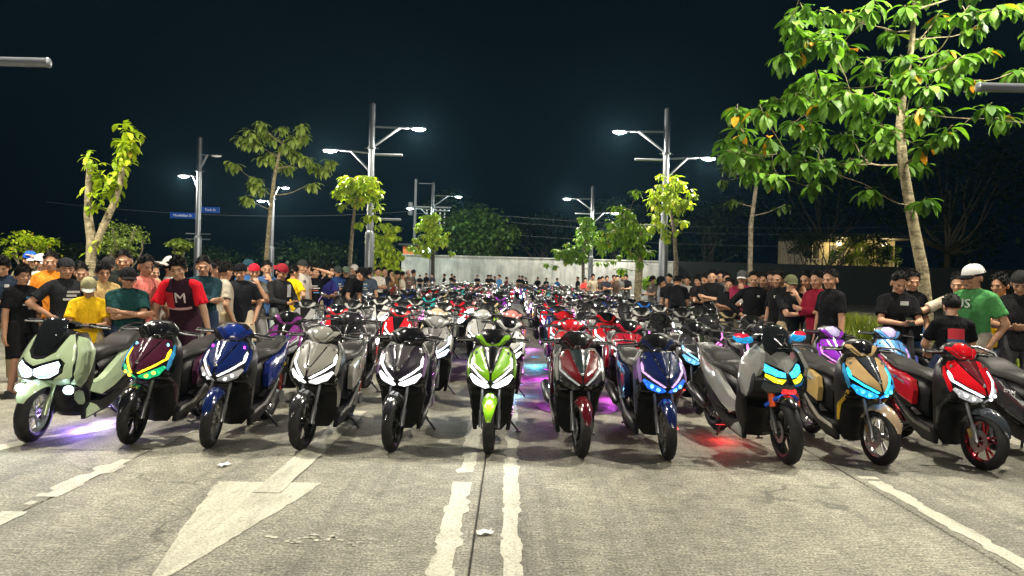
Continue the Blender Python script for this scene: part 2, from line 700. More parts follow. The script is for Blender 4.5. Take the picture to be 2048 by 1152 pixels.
    m.patch([(-.102, 1.035), (-.06, 1.07), (0, 1.082), (.06, 1.07), (.102, 1.035), (.055, .975), (0, .958), (-.055, .975)], hf, 0, .008, .03)
    vz = m.build('meter_visor', 'paint', root, color=C['visor'])
    st += [hc, vp, vz]
    n0 = set(root.children)
    grip_bar(root)
    st += [o for o in root.children if o not in n0]
    if C.get('mirror'):
        for s in (-1, 1):
            m = MB()
            m.tube([(s * .19, .39, 1.0), (s * .21, .37, 1.09), (s * .26, .37, 1.17)], .006, 6)
            m.ell((s * .285, .365, 1.20), (.06, .016, .036), 12, 8)
            st.append(m.build('mirror', 'plastic_black', root))
    m = MB()
    for k, (x0, x1) in enumerate(((-.16, -.05), (.15, .06), (-.1, .02))):
        m.tube([(x0, .36, .985), (x0 * .8, .30, 1.0 - k * .01), (x1, .27, .93), (x1 * .7, .32, .86)], .0045, 6)
    st.append(m.build('cable', 'rope_black', root))
    # footboard and side skirts
    m = MB()
    m.loft([rrect(y, w, z0, z1, 14, 5) for y, w, z0, z1 in ((.42, .15, .20, .29), (.55, .165, .20, .29), (.70, .165, .22, .30), (.80, .15, .26, .33))])
    for k in range(7):
        m.box((0, .46 + k * .04, .297), (.27, .014, .008))
    m.build('floorboard', 'plastic_black', root)
    G = crv([(.30, .165), (.45, .178), (.65, .176), (.9, .172), (1.15, .155), (1.4, .13), (1.65, .07)])
    for s in (1, -1):
        def sd(u, v, off, s=s):
            return (s * (G(u) + off + .03 * math.sin(min(1, max(0, (v - .1) / .7)) * math.pi) - .012), u, v)
        MB().patch([(.42, .125), (.40, .20), (.45, .275), (.70, .315), (.86, .40), (1.08, .50), (1.14, .47), (.98, .34), (.80, .22), (.62, .135)], sd, -.03, .008, .05).build('side_skirt', 'plastic_black', root)
        MB().patch([(.46, .225), (.47, .262), (.72, .305), (.88, .392), (1.06, .485), (1.10, .475), (.90, .35), (.74, .262)], sd, 0, .014, .05).build('skirt_trim', 'paint', root, color=C['trim'])
        MB().patch([(.745, .44), (.735, .56), (.79, .67), (.98, .715), (1.2, .735), (1.42, .80), (1.63, .87), (1.66, .845), (1.45, .72), (1.22, .60), (1.00, .50)], sd, -.04, .016, .05).build('side_panel', 'paint', root, color=C['side'])
        MB().patch([(.76, .405), (.755, .435), (1.0, .49), (1.2, .585), (1.3, .60), (1.16, .50), (.95, .41)], sd, -.03, .008, .05).build('lower_side_cover', 'plastic_black', root)
        m = MB()
        m.patch([(.90, .615), (.905, .64), (1.08, .675), (1.30, .70), (1.30, .69), (1.08, .655)], sd, 0, .0185, .08, .002, .001)
        m.build('decal', 'lens', root, color=C.get('decal', (.6, .6, .6, 0)))
    m = MB()
    m.loft([rrect(*a) for a in ((.66, .09, .30, .62, 16, 3), (.72, .13, .30, .69, 16, 3), (.85, .155, .36, .72, 16, 3.5), (1.1, .16, .46, .735, 16, 3.5), (1.35, .135, .58, .78, 16, 3), (1.55, .09, .72, .85, 16, 3), (1.66, .04, .80, .87, 16, 2.5))])
    m.build('under_seat_body', 'plastic_black', root)
    m = MB()
    m.loft([rrect(*a) for a in ((.665, .055, .665, .70, 18, 2.4), (.69, .085, .66, .735, 18, 2.6, 0, .8), (.78, .122, .69, .775, 18, 2.8, 0, .8), (.95, .142, .705, .785, 18, 3, 0, .85), (1.10, .15, .72, .785, 18, 3, 0, .85), (1.18, .15, .735, .80, 18, 3, 0, .85), (1.25, .145, .75, .832, 18, 3, 0, .85), (1.42, .125, .785, .855, 18, 3, 0, .8), (1.54, .095, .82, .87, 18, 2.6, 0, .8), (1.58, .06, .845, .872, 18, 2.4))])
    seat = m.build('seat', 'vinyl', root)
    m = MB()
    for s in (-1, 1):
        m.tube([(s * .10, 1.36, .80), (s * .145, 1.46, .86), (s * .12, 1.62, .90), (0, 1.68, .905)], .012, 8)
    m.build('grab_rail', 'steel_dark', root)
    MB().loft([rrect(y, w, a, b, 12, 3) for y, w, a, b in ((1.60, .07, .79, .86), (1.68, .06, .80, .86), (1.70, .03, .815, .85))]).build('tail_light', 'lens', root, color=(.9, .02, .02, .15))
    m = MB()
    m.loft([rrect(y, w, a, b, 12, 4) for y, w, a, b in ((1.45, .07, .66, .70), (1.60, .07, .60, .64), (1.72, .06, .44, .48))])
    m.build('rear_fender', 'plastic_black', root)
    rw = wheel(root, 1.28, .26, .11, 'rear_wheel', C['rim'], False)
    m = MB()
    m.loft([rrect(*a) for a in ((.86, .06, .26, .40, 14, 3, .03), (1.0, .09, .21, .42, 14, 3, .04), (1.2, .07, .20, .34, 14, 3, .09), (1.36, .04, .21, .31, 14, 3, .11))])
    m.tube([(.155, .98, .31), (.175, .98, .31)], .075, 16)
    m.tube([(.15, 1.22, .27), (.17, 1.22, .27)], .06, 16)
    m.build('engine', 'cast_metal', root)
    m = MB()
    m.tube([(-.08, .92, .24), (-.12, 1.0, .2), (-.15, 1.1, .24), (-.16, 1.2, .30)], .017, 8)
    m.tube([(-.16, 1.18, .29), (-.165, 1.22, .31), (-.175, 1.52, .42), (-.175, 1.56, .44)], [.03, .052, .056, .035], 14)
    m.build('exhaust', 'steel_dark', root)
    m = MB()
    m.tube([(.13, 1.26, .34), (.13, 1.2, .62)], .012, 8)
    for k in range(9):
        m.tube([(.13, 1.25 - k * .005, .38 + k * .022), (.13, 1.248 - k * .005, .39 + k * .022)], .026, 10)
    m.build('shock_absorber', 'fork_paint', root, color=C.get('shock', (.6, .1, .05)))
    m = MB()
    m.tube([(.10, .86, .22), (.17, .90, .12), (.245, .92, .025), (.25, .92, .012)], [.013, .011, .010, .012], 8)
    m.box((.255, .92, .008), (.06, .03, .012))
    m.build('side_stand', 'steel_dark', root)
    m = MB()
    for s in (-1, 1):
        m.tube([(s * .07, .93, .22), (s * .11, 1.03, .13), (s * .13, 1.10, .10)], .012, 8)
    m.tube([(-.11, 1.03, .13), (.11, 1.03, .13)], .01, 8)
    m.build('center_stand', 'steel_dark', root)
    steer_set(st)
    return root


def make_big(name, spec):
    """broad maxi scooter with windscreen; spec['style'] 'maxi' or 'adventure'"""
    adv = spec['style'] == 'adventure'
    root = empty(name)
    C = spec
    r = .285 if adv else .262
    lift = .06 if adv else 0.0
    Y0 = crv([(.15, .44), (.28, .40), (.40, .34), (.46, .22), (.52, .06), (.58, -.02), (.66, -.03), (.76, .03), (.88, .12), (.98, .19), (1.06, .24)])
    W = crv([(.15, .12), (.25, .19), (.4, .225), (.5, .25), (.62, .262), (.75, .255), (.88, .21), (.98, .15), (1.06, .11)])
    K = crv([(.15, .05), (.4, .08), (.52, .14), (.62, .17), (.76, .15), (.9, .10), (1.06, .07)])

    def F(x, z):
        z = z - lift * (z > .45)
        tt = min(abs(x) / W(z), 1.3)
        return Y0(z) + K(z) * (tt ** 2.2 if not adv else math.sqrt(tt * tt + .02) - .14)

    def ff(u, v, off):
        return (u, F(u, v) - off, v)
    m = MB()
    rings = []
    for i in range(28):
        z = .15 + .80 * i / 27
        w = W(z)
        ring = [(w * t / 9, F(w * t / 9, z), z) for t in range(-9, 10)]
        ye = F(w, z)
        yb = max(.48, ye + .03)
        ring += [(w * .995, ye + (yb - ye) * .35, z), (w * .97, ye + (yb - ye) * .75, z), (w * .9, yb, z)]
        ring += [(w * .5, yb + .01, z), (0, yb + .015, z), (-w * .5, yb + .01, z)]
        ring += [(-w * .9, yb, z), (-w * .97, ye + (yb - ye) * .75, z), (-w * .995, ye + (yb - ye) * .35, z)]
        rings.append(ring)
    m.loft(rings)
    m.build('leg_shield', 'plastic_black', root, sharp=50)
    st = []
    if not adv:
        m = MB()
        m.patch([(0, .672), (.07, .70), (.17, .735), (.20, .70), (.19, .62), (.13, .565), (0, .56), (-.13, .565), (-.19, .62), (-.20, .70), (-.17, .735), (-.07, .70)], ff, 0, .008, .03)
        m.build('light_housing', 'gloss_black', root)
        for s in (1, -1):
            def fs(u, v, off, s=s):
                return (s * u, F(u, v) - off, v)
            hl = MB().patch([(.006, .655), (.006, .60), (.05, .575), (.125, .578), (.178, .62), (.188, .69), (.165, .722), (.08, .69)], fs, 0, .013, .03, .004, .004).build('headlight', 'lens', root, color=C['head'])
            m = MB()
            m.patch([(.02, .60), (.05, .585), (.12, .588), (.165, .622), (.15, .63), (.11, .605), (.05, .602)], fs, 0, .0175, .03, .002, .002)
            m.build('reflector_strip', 'lens', hl, color=C['drl'])
            MB().patch([(.0, .685), (.07, .712), (.17, .748), (.212, .705), (.205, .62), (.14, .553), (.0, .548), (.0, .50), (.10, .475), (.20, .50), (.248, .58), (.255, .72), (.225, .85), (.175, .95), (.155, .945), (.125, .80), (.06, .745), (.0, .735)], fs, 0, .014, .04).build('front_panel', 'paint', root, color=C['paint'])
            m = MB()
            yy = .15
            m.ell((s * .222, yy - .02, .455), (.046, .05, .042), 16, 10)
            m.build('fog_light', 'lens', root, color=C['fog'])
            m = MB()
            m.lathe_x([(-.006, .042), (-.006, .050), (.006, .050), (.006, .042)], (0, 0, 0), 20)
            mm = MB()
            mm.add([(s * .222 + p[1] * .98, yy - .012 + p[0], .455 + p[2] * .9) for p in m.v], m.f)
            mm.tube([(s * .222, yy + .0, .455), (s * .215, .26, .46), (s * .19, .40, .46)], [.034, .03, .02], 10)
            mm.build('fog_light_ring', 'plastic_black', root)

            def sg(u, v, off, s=s):
                return (s * (W(v) * .985 + off), u, v)
            MB().patch([(.135, .60), (.16, .70), (.20, .80), (.24, .88), (.30, .93), (.42, .90), (.46, .80), (.40, .66), (.33, .52), (.26, .46), (.17, .50)], sg, -.03, .012, .04).build('side_cowl', 'paint', root, color=C['paint'])
            MB().patch([(.10, .32), (.155, .20), (.17, .26), (.185, .40), (.16, .43), (.12, .42)], fs, 0, .01, .04).build('belly_panel', 'paint', root, color=C['paint'])
        m = MB()
        for s in (1, -1):
            m.patch([(s * .035, .53), (s * .06, .532), (s * .062, .524), (s * .036, .521)], ff, 0, .018, .05, .001, .001)
        m.build('badge', 'chrome', root)
    else:
        for s in (1, -1):
            def fs(u, v, off, s=s):
                return (s * u, F(u, v) - off, v)
            hl = MB().patch([(.02, .80), (.07, .815), (.155, .87), (.185, .855), (.17, .80), (.09, .765), (.03, .76)], fs, 0, .015, .03, .004, .004).build('headlight', 'lens', root, color=C['head'])
            MB().patch([(.03, .745), (.09, .748), (.17, .785), (.178, .76), (.12, .715), (.06, .705)], fs, 0, .014, .03, .003, .003).build('running_light', 'lens', root, color=C['drl'])
            MB().patch([(.0, .79), (.03, .825), (.16, .885), (.20, .90), (.185, .99), (.10, 1.05), (.0, 1.05)], fs, 0, .013, .04).build('front_panel', 'paint', root, color=C['center'])
            MB().patch([(.0, .745), (.05, .70), (.13, .70), (.19, .745), (.21, .66), (.16, .62), (.06, .61), (0, .60)], fs, 0, .012, .04).build('beak_panel', 'paint', root, color=C['center'])

            def sg(u, v, off, s=s):
                zz = max(0, min(1, (v - .25) / .7))
                return (s * (.215 + .045 * math.sin(zz * math.pi) * min(1, (u + .1) / .35) + off - .25 * max(0, v - .85)), u, v)
            MB().patch([(.06, .84), (.12, .97), (.22, 1.02), (.34, .99), (.42, .88), (.40, .70), (.33, .58), (.24, .56), (.17, .66)], sg, -.03, .012, .05).build('side_cowl', 'paint', root, color=C['paint'])
            MB().patch([(.30, .56), (.42, .60), (.50, .40), (.46, .22), (.36, .20), (.30, .34)], sg, -.03, .0, .05).build('lower_cowl', 'plastic_black', root)
            m = MB()                                         # coloured lamp wing beside the screen
            m.loft([rrect(y, w, a, b, 12, 2.2, s * x) for x, y, w, a, b in ((.225, .20, .02, 1.085, 1.10), (.235, .23, .055, 1.05, 1.115), (.255, .28, .075, 1.045, 1.13), (.275, .34, .06, 1.07, 1.13), (.28, .37, .02, 1.09, 1.11))])
            hg = m.build('hand_guard', 'lens', root, color=(.02, .45, .95, .16))
            m2 = MB()
            m2.loft([rrect(y, w, a, b, 12, 2.2, s * x) for x, y, w, a, b in ((.245, .225, .03, 1.09, 1.12), (.262, .27, .06, 1.085, 1.138), (.282, .33, .045, 1.10, 1.138))])
            m2.build('red_lens', 'lens', hg, color=(.85, .02, .06, .2))
            m2 = MB()
            m2.tube([(s * .26, .30, 1.08), (s * .20, .40, 1.06)], .012, 8)
            m2.build('stalk', 'plastic_black', hg)
            st.append(hg)
            m = MB()
            m.tube([(s * .11, .03, .50), (s * .115, .10, .66)], .032, 12)
            m.build('fork_cover', 'fork_paint', root, color=(.8, .12, .03))
        m = MB()
        m.patch([(.10, .90), (.165, .93), (.16, .985), (.095, .955)], ff, 0, .017, .05, .002, .001)
        m.build('sticker', 'paint', root, color=(.75, .35, .4))
        m = MB()
        for s in (-1, 1):
            m.tube([(s * .02, .0, .62), (s * .10, .02, .57), (s * .15, .10, .50)], .02, 8)
        m.box((0, .05, .56), (.2, .05, .05))
        m.build('radiator_shroud', 'fork_paint', root, color=(.02, .10, .6))
        m = MB()
        m.tube([(-.06, -.02, .64), (.06, -.02, .64)], .022, 10)
        m.build('lower_lamp', 'lens', root, color=(.9, .03, .03, .5))
    # windscreen
    SZ = crv([(.72, .02), (.85, .085), (1.0, .17), (1.12, .255), (1.3, .37)])

    def sf(u, v, off):
        vv = v - lift * 1.5
        return (u, SZ(vv) + 2.6 * u * u - off - .006, v)
    top = 1.21 if adv else 1.10
    bot = .98 if adv else .755
    m = MB()
    if adv:
        m.patch([(-.14, bot), (.14, bot), (.15, bot + .10), (.11, top - .04), (.045, top), (-.045, top), (-.11, top - .04), (-.15, bot + .10)], sf, -.004, .004, .05)
    else:
        m.patch([(0, bot), (.055, bot + .012), (.115, bot + .14), (.135, bot + .25), (.11, top - .02), (.05, top), (-.05, top), (-.11, top - .02), (-.135, bot + .25), (-.115, bot + .14), (-.055, bot + .012)], sf, -.01, .006, .05)
    m.build('windscreen', 'smoked', root, sharp=60)
    if adv:
        for dx, dz in ((-.03, 0), (.03, 0)):
            pass
        m = MB()
        for a, b in (((-.05, 1.03), (.0, 1.09)), ((.0, 1.03), (-.05, 1.09)), ((.02, 1.03), (.06, 1.09)), ((.06, 1.03), (.045, 1.06)), ((-.02, 1.125), (.05, 1.125)), ((-.045, 1.01), (.065, 1.01))):
            m.tube([sf(a[0], a[1], .009), sf(b[0], b[1], .009)], .005, 5)
        m.build('screen_sticker', 'chrome', root)
    # inner dash bridging cowl and bars
    m = MB()
    m.loft([rrect(*a) for a in ((.14, .10, .86 + lift, .96 + lift, 14, 3), (.26, .15, .84 + lift, 1.0 + lift, 14, 3), (.40, .14, .80 + lift, .98 + lift, 14, 3), (.50, .10, .70, .90 + lift, 14, 3))])
    m.build('dashboard', 'plastic_black', root)
    tyr = wheel(root, 0, r, .115, 'front_wheel', C['rim'])
    st.append(tyr)
    st.append(fender(root, r, C['fender'], -50, 62 if not adv else 40, .085, .03))
    for s in (-1, 1):
        m = MB()
        m.tube([(s * .092, -.005, r - .015), (s * .092, .03, .36), (s * .092, .06, .42)], [.022, .024, .024], 10)
        m.tube([(s * .092, .055, .41), (s * .092, .16, .62)], .016, 10)
        m.tube([(s * .06, 0, r), (s * .115, 0, r)], .015, 10)
        st.append(m.build('fork_leg', 'fork_paint', root, color=C.get('fork', (.25, .25, .26))))
    m = MB()
    m.box((-.075, .085, r + .05), (.035, .055, .085), Matrix.Rotation(-.5, 3, 'X'))
    st.append(m.build('brake_caliper', 'fork_paint', root, color=(.45, .40, .30)))
    n0 = set(root.children)
    grip_bar(root, 1.03 + lift, .44, .36)
    m = MB()
    m.loft([rrect(y, w, a, b, 12, 3) for y, w, a, b in ((.37, .10, .98 + lift, 1.05 + lift), (.44, .13, .98 + lift, 1.06 + lift), (.50, .09, .99 + lift, 1.05 + lift))])
    m.build('handle_cowl', 'plastic_black', root)
    st += [o for o in root.children if o not in n0]
    # tunnel, floor, skirts
    m = MB()
    m.loft([rrect(*a) for a in ((.44, .10, .24, .62, 14, 3), (.60, .10, .24, .54, 14, 3), (.74, .12, .28, .58, 14, 3), (.84, .15, .32, .70, 14, 3))])
    m.build('center_tunnel', 'plastic_black', root)
    m = MB()
    m.loft([rrect(y, w, z0, z1, 14, 5) for y, w, z0, z1 in ((.42, .19, .19, .27), (.60, .20, .19, .27), (.80, .19, .23, .30))])
    m.build('floorboard', 'plastic_black', root)
    G = crv([(.30, .20), (.55, .205), (.9, .20), (1.2, .18), (1.5, .14), (1.75, .08)])
    for s in (1, -1):
        def sd(u, v, off, s=s):
            return (s * (G(u) + off + .03 * math.sin(min(1, max(0, (v - .1) / .75)) * math.pi) - .012), u, v)
        MB().patch([(.40, .135), (.37, .24), (.44, .30), (.62, .28), (.90, .36), (1.15, .46), (1.2, .42), (1.0, .30), (.75, .18)], sd, -.03, .006, .05).build('side_skirt', 'plastic_black', root)
        MB().patch([(.415, .15), (.40, .23), (.45, .285), (.54, .25), (.62, .19)], sd, 0, .014, .05).build('skirt_panel', 'paint', root, color=C['paint'])
        MB().patch([(.42, .40), (.44, .47), (.62, .50), (.80, .60), (.98, .70), (1.25, .745), (1.5, .82), (1.72, .91), (1.76, .88), (1.55, .74), (1.3, .62), (1.05, .52), (.80, .40), (.60, .345)], sd, -.05, .02, .05).build('side_panel', 'paint', root, color=C['side'])
        MB().patch([(.70, .335), (.82, .385), (1.06, .505), (1.3, .605), (1.36, .60), (1.2, .46), (.95, .36)], sd, -.03, .008, .05).build('lower_side_cover', 'plastic_black', root)
    m = MB()
    m.loft([rrect(*a) for a in ((.74, .11, .30, .66, 16, 3), (.85, .16, .34, .71, 16, 3), (1.1, .175, .44, .735, 16, 3.5), (1.4, .15, .58, .80, 16, 3), (1.62, .10, .74, .88, 16, 3), (1.75, .05, .82, .90, 16, 2.5))])
    m.build('under_seat_body', 'plastic_black', root)
    m = MB()
    m.loft([rrect(*a) for a in ((.72, .08, .62, .70, 18, 2.4), (.75, .12, .62, .755, 18, 2.6, 0, .8), (.84, .165, .67, .79, 18, 2.8, 0, .8), (1.0, .185, .70, .795, 18, 3, 0, .85), (1.14, .19, .72, .80, 18, 3, 0, .85), (1.22, .18, .735, .845, 18, 3, 0, .85), (1.32, .17, .75, .885, 18, 3, 0, .85), (1.5, .14, .80, .90, 18, 3, 0, .8), (1.64, .10, .85, .915, 18, 2.6, 0, .8), (1.68, .06, .88, .915, 18, 2.4))])
    m.build('seat', 'vinyl', root)
    m = MB()
    for s in (-1, 1):
        m.tube([(s * .13, 1.42, .83), (s * .17, 1.55, .90), (s * .13, 1.74, .95), (s * .06, 1.78, .95)], .014, 8)
    m.build('grab_rail', 'steel_dark', root)
    MB().loft([rrect(y, w, a, b, 12, 3) for y, w, a, b in ((1.70, .08, .82, .90), (1.78, .07, .83, .90), (1.81, .03, .85, .88))]).build('tail_light', 'lens', root, color=(.9, .02, .02, .15))
    m = MB()
    m.loft([rrect(y, w, a, b, 12, 4) for y, w, a, b in ((1.55, .08, .68, .72), (1.70, .08, .60, .64), (1.84, .07, .42, .46))])
    m.build('rear_fender', 'plastic_black', root)
    wheel(root, 1.36, r, .13, 'rear_wheel', C['rim'], False)
    m = MB()
    m.loft([rrect(*a) for a in ((.90, .08, .26, .42, 14, 3, .03), (1.05, .11, .21, .44, 14, 3, .04), (1.28, .08, .20, .36, 14, 3, .10), (1.45, .04, .22, .32, 14, 3, .12))])
    m.tube([(.17, 1.05, .32), (.19, 1.05, .32)], .085, 16)
    m.build('engine', 'cast_metal', root)
    m = MB()
    m.tube([(-.1, .98, .24), (-.14, 1.06, .2), (-.17, 1.16, .24), (-.18, 1.26, .30)], .018, 8)
    m.tube([(-.18, 1.24, .29), (-.185, 1.28, .31), (-.195, 1.60, .44), (-.195, 1.64, .46)], [.035, .06, .062, .035], 14)
    m.build('exhaust', 'steel_dark', root)
    m = MB()
    m.tube([(.16, 1.34, .36), (.16, 1.28, .66)], .012, 8)
    for k in range(9):
        m.tube([(.16, 1.33 - k * .005, .40 + k * .024), (.16, 1.328 - k * .005, .41 + k * .024)], .028, 10)
    m.build('shock_absorber', 'fork_paint', root, color=(.7, .5, .05))
    m = MB()
    m.tube([(.12, .90, .22), (.19, .94, .12), (.265, .96, .025), (.27, .96, .012)], [.014, .012, .011, .012], 8)
    m.box((.275, .96, .008), (.06, .03, .012))
    m.build('side_stand', 'steel_dark', root)
    m = MB()
    for s in (-1, 1):
        m.tube([(s * .08, .98, .22), (s * .12, 1.06, .10), (s * .13, 1.08, .012)], .013, 8)
    m.build('center_stand', 'steel_dark', root)
    steer_set(st)
    return root


ROLE = {'front_panel': 'paint', 'cheek_panel': 'cheek', 'apron_wing': 'wing', 'running_light': 'drl', 'headlight': 'head', 'projector': 'proj',
        'position_lamp': 'pos', 'center_panel': 'center', 'handle_panel': 'handle', 'meter_visor': 'visor', 'skirt_trim': 'trim', 'side_panel': 'side',
        'decal': 'decal', 'front_fender': 'fender', 'rim': 'rim', 'skirt_panel': 'paint', 'side_cowl': 'paint', 'belly_panel': 'paint', 'reflector_strip': 'drl',
        'fog_light': 'fog', 'fork_leg': 'fork', 'brake_caliper': 'caliper', 'shock_absorber': 'shock'}


def apply_spec(root, spec, steer):
    todo = list(root.children)
    Rm = Matrix.Translation(STEER_P) @ Matrix.Rotation(steer, 4, STEER_A) @ Matrix.Translation(-STEER_P)
    for o in todo:
        if o.get('steer'):
            o.matrix_basis = Rm
            del o['steer']
        for q in [o] + list(o.children):
            k = ROLE.get(q.name.split('.')[0])
            if k and k in spec:
                c = spec[k]
                q.color = tuple(c) if len(c) == 4 else tuple(c) + (1.0,)
# ------------------------------------------------------------------ surfaces of the place
t = NT('concrete')
v = t.wcoord()
big = t.noise(v, .55, 4, .6)
mid = t.noise(v, 5.0, 5, .65, .4)
vs = t.wcoord((9, 150, 9))
broom = t.noise(vs, .8, 4, .7)
fine = t.noise(v, 60, 4, .75)
vo = t.n('ShaderNodeTexVoronoi')
vo.inputs['Scale'].default_value = 55
t.l(v, vo.inputs['Vector'])
pits = t.ramp(vo.outputs['Distance'], [(.10, (.25,) * 3), (.22, (1,) * 3)])
pm = t.noise(v, 7, 2)
pits = t.mix(t.ramp(pm, [(.45, (0, 0, 0)), (.62, (1, 1, 1))]), (1, 1, 1), pits)
c = t.ramp(mid, [(.25, (.10, .096, .073)), (.5, (.205, .197, .152)), (.75, (.385, .37, .29))])
c = t.mix(.5, c, t.ramp(big, [(.3, (.095, .090, .070)), (.5, (.205, .197, .152)), (.7, (.40, .385, .30))]))
c = t.mix(.75, c, t.ramp(broom, [(.36, (.25,) * 3), (.5, (1,) * 3), (.7, (1.7,) * 3)]), 'MULTIPLY')
c = t.mix(.8, c, t.ramp(fine, [(.36, (.16,) * 3), (.5, (1.0,) * 3), (.64, (2.1,) * 3)]), 'MULTIPLY')
c = t.mix(.7, c, pits, 'MULTIPLY')
oil = t.ramp(t.noise(v, 1.3, 5, .7, 1.2), [(.30, (.35,) * 3), (.42, (1,) * 3)])
c = t.mix(.7, c, oil, 'MULTIPLY')
tyre = t.ramp(t.noise(t.wcoord((3.2, .10, 1)), 1.0, 4, .6, .6), [(.34, (.55,) * 3), (.52, (1,) * 3), (.75, (1.12,) * 3)])
c = t.mix(.8, c, tyre, 'MULTIPLY')
cv = t.n('ShaderNodeTexVoronoi', feature='DISTANCE_TO_EDGE')
cv.inputs['Scale'].default_value = .42
wob = t.n('ShaderNodeTexNoise')
wob.inputs['Scale'].default_value = 1.7
wob.inputs['Detail'].default_value = 6
t.l(v, wob.inputs['Vector'])
va = t.n('ShaderNodeVectorMath', operation='MULTIPLY_ADD')
t.l(wob.outputs['Color'], va.inputs[0])
va.inputs[1].default_value = (1.3, 1.3, 0)
t.l(v, va.inputs[2])
t.l(va.outputs[0], cv.inputs['Vector'])
crk = t.ramp(cv.outputs['Distance'], [(.0, (.35,) * 3), (.0035, (.5,) * 3), (.007, (1,) * 3)])
crk = t.mix(t.ramp(t.noise(v, .6, 2), [(.5, (0, 0, 0)), (.6, (1, 1, 1))]), (1, 1, 1), crk)
c = t.mix(.8, c, crk, 'MULTIPLY')
h = t.math('ADD', t.math('MULTIPLY', broom, .7), t.math('MULTIPLY', fine, .6))
t.set(BaseColor=c, Roughness=t.ramp(mid, [(.2, (.62,) * 3), (.8, (.85,) * 3)]), Normal=t.bump(h, .55, .006))

t = NT('road_paint')
v = t.wcoord()
n1 = t.noise(v, 22, 5, .7)
n2 = t.noise(v, 3.0, 4, .6)
c = t.ramp(n2, [(.3, (.46, .45, .35)), (.7, (.60, .585, .465))])
c = t.mix(t.ramp(t.noise(v, 70, 3, .7), [(.36, (1, 1, 1)), (.46, (0, 0, 0))]), c, (.33, .31, .25))
c = t.mix(t.ramp(n1, [(.33, (1, 1, 1)), (.37, (0, 0, 0))]), c, (.20, .19, .155))
c = t.mix(.8, c, t.ramp(t.noise(t.wcoord((3.2, .5, 1)), 1.4, 5, .7, .5), [(.33, (.52,) * 3), (.5, (.92,) * 3), (.7, (1.1,) * 3)]), 'MULTIPLY')
c = t.mix(.6, c, t.ramp(t.noise(v, 60, 4, .75), [(.36, (.45,) * 3), (.55, (1.1,) * 3)]), 'MULTIPLY')
t.set(BaseColor=c, Roughness=.6, Normal=t.bump(n1, .3, .006))
simple('joint_dirt', (.03, .028, .024), .9)
simple('asphalt', (.045, .045, .045), .85, 0, 0, .4, 6, .5, 80)
simple('soil', (.05, .043, .03), .95, 0, 0, .4, 2, .5, 20)
simple('kerb_stone', (.30, .29, .26), .8, 0, 0, .25, 8, .4, 60)
simple('iron', (.09, .085, .08), .6, .6, 0, .4, 30, .4, 90)
simple('paper', (.7, .69, .66), .8)
simple('pole_metal', (.20, .215, .24), .38, .55, .1, .10, 4)
simple('pole_dark', (.055, .06, .068), .4, .55, .1, .12, 4)
simple('sign_blue', (.012, .06, .33), .35, 0, .2, .08)
simple('sign_white', (.75, .76, .78), .5)
for _n, _c in (('bark_pale', (.30, .255, .155)), ('bark_grey', (.20, .175, .125))):
    t = NT(_n)
    v = t.coord('Object', (1, 1, 1))
    blotch = t.noise(v, 11, 5, .7, .8)
    ringn = t.noise(t.coord('Object', (3, 3, 22)), 1.0, 4, .7)
    c = t.ramp(blotch, [(.32, tuple(q * .35 for q in _c)), (.5, _c), (.68, tuple(min(.7, q * 1.5) for q in _c))])
    c = t.mix(.7, c, t.ramp(ringn, [(.36, (.45,) * 3), (.52, (1.05,) * 3)]), 'MULTIPLY')
    t.set(BaseColor=c, Roughness=.88, IORlevel=.2, Normal=t.bump(t.math('ADD', blotch, ringn), .9, .03))
simple('bark_dark', (.045, .04, .032), .9, 0, 0, .4, 6, .6, 30)
simple('hut_orange', (.55, .16, .05), .6)
simple('wood_dark', (.02, .02, .022), .7)
simple('board_grey', (.16, .17, .18), .6)

t = NT('wall_paint')
v = t.wcoord((1.6, 1.6, .22))
st_ = t.noise(v, 1.2, 5, .7)
blot = t.noise(t.wcoord(), .9, 5, .65, .5)
c = t.ramp(blot, [(.3, (.36, .38, .37)), (.6, (.56, .58, .56)), (.8, (.52, .50, .38))])
c = t.mix(.6, c, t.ramp(st_, [(.33, (.42,) * 3), (.6, (1.1,) * 3)]), 'MULTIPLY')
t.set(BaseColor=c, Roughness=.8, Normal=t.bump(blot, .2, .02))
simple('wall_dark', (.018, .022, .022), .85, 0, 0, .3, 1.5)  # unlit stretch of the far wall, its shade put into the colour
simple('house_wall', (.26, .23, .16), .8, 0, 0, .15, 3)
simple('house_rail', (.62, .58, .45), .6)

t = NT('lamp_glass')
t.set(BaseColor=(.9, .9, .9), EColor=(1.0, .96, .88), EStr=26.0)
t.m.cycles.emission_sampling = 'NONE'
t = NT('lamp_glass_dim')
t.set(BaseColor=(.9, .9, .9), EColor=(.75, 1.0, .95), EStr=7.0)
t.m.cycles.emission_sampling = 'NONE'
t = NT('house_lamp')
t.set(BaseColor=(.9, .9, .9), EColor=(1.0, .85, .45), EStr=4.0)
t.m.cycles.emission_sampling = 'NONE'


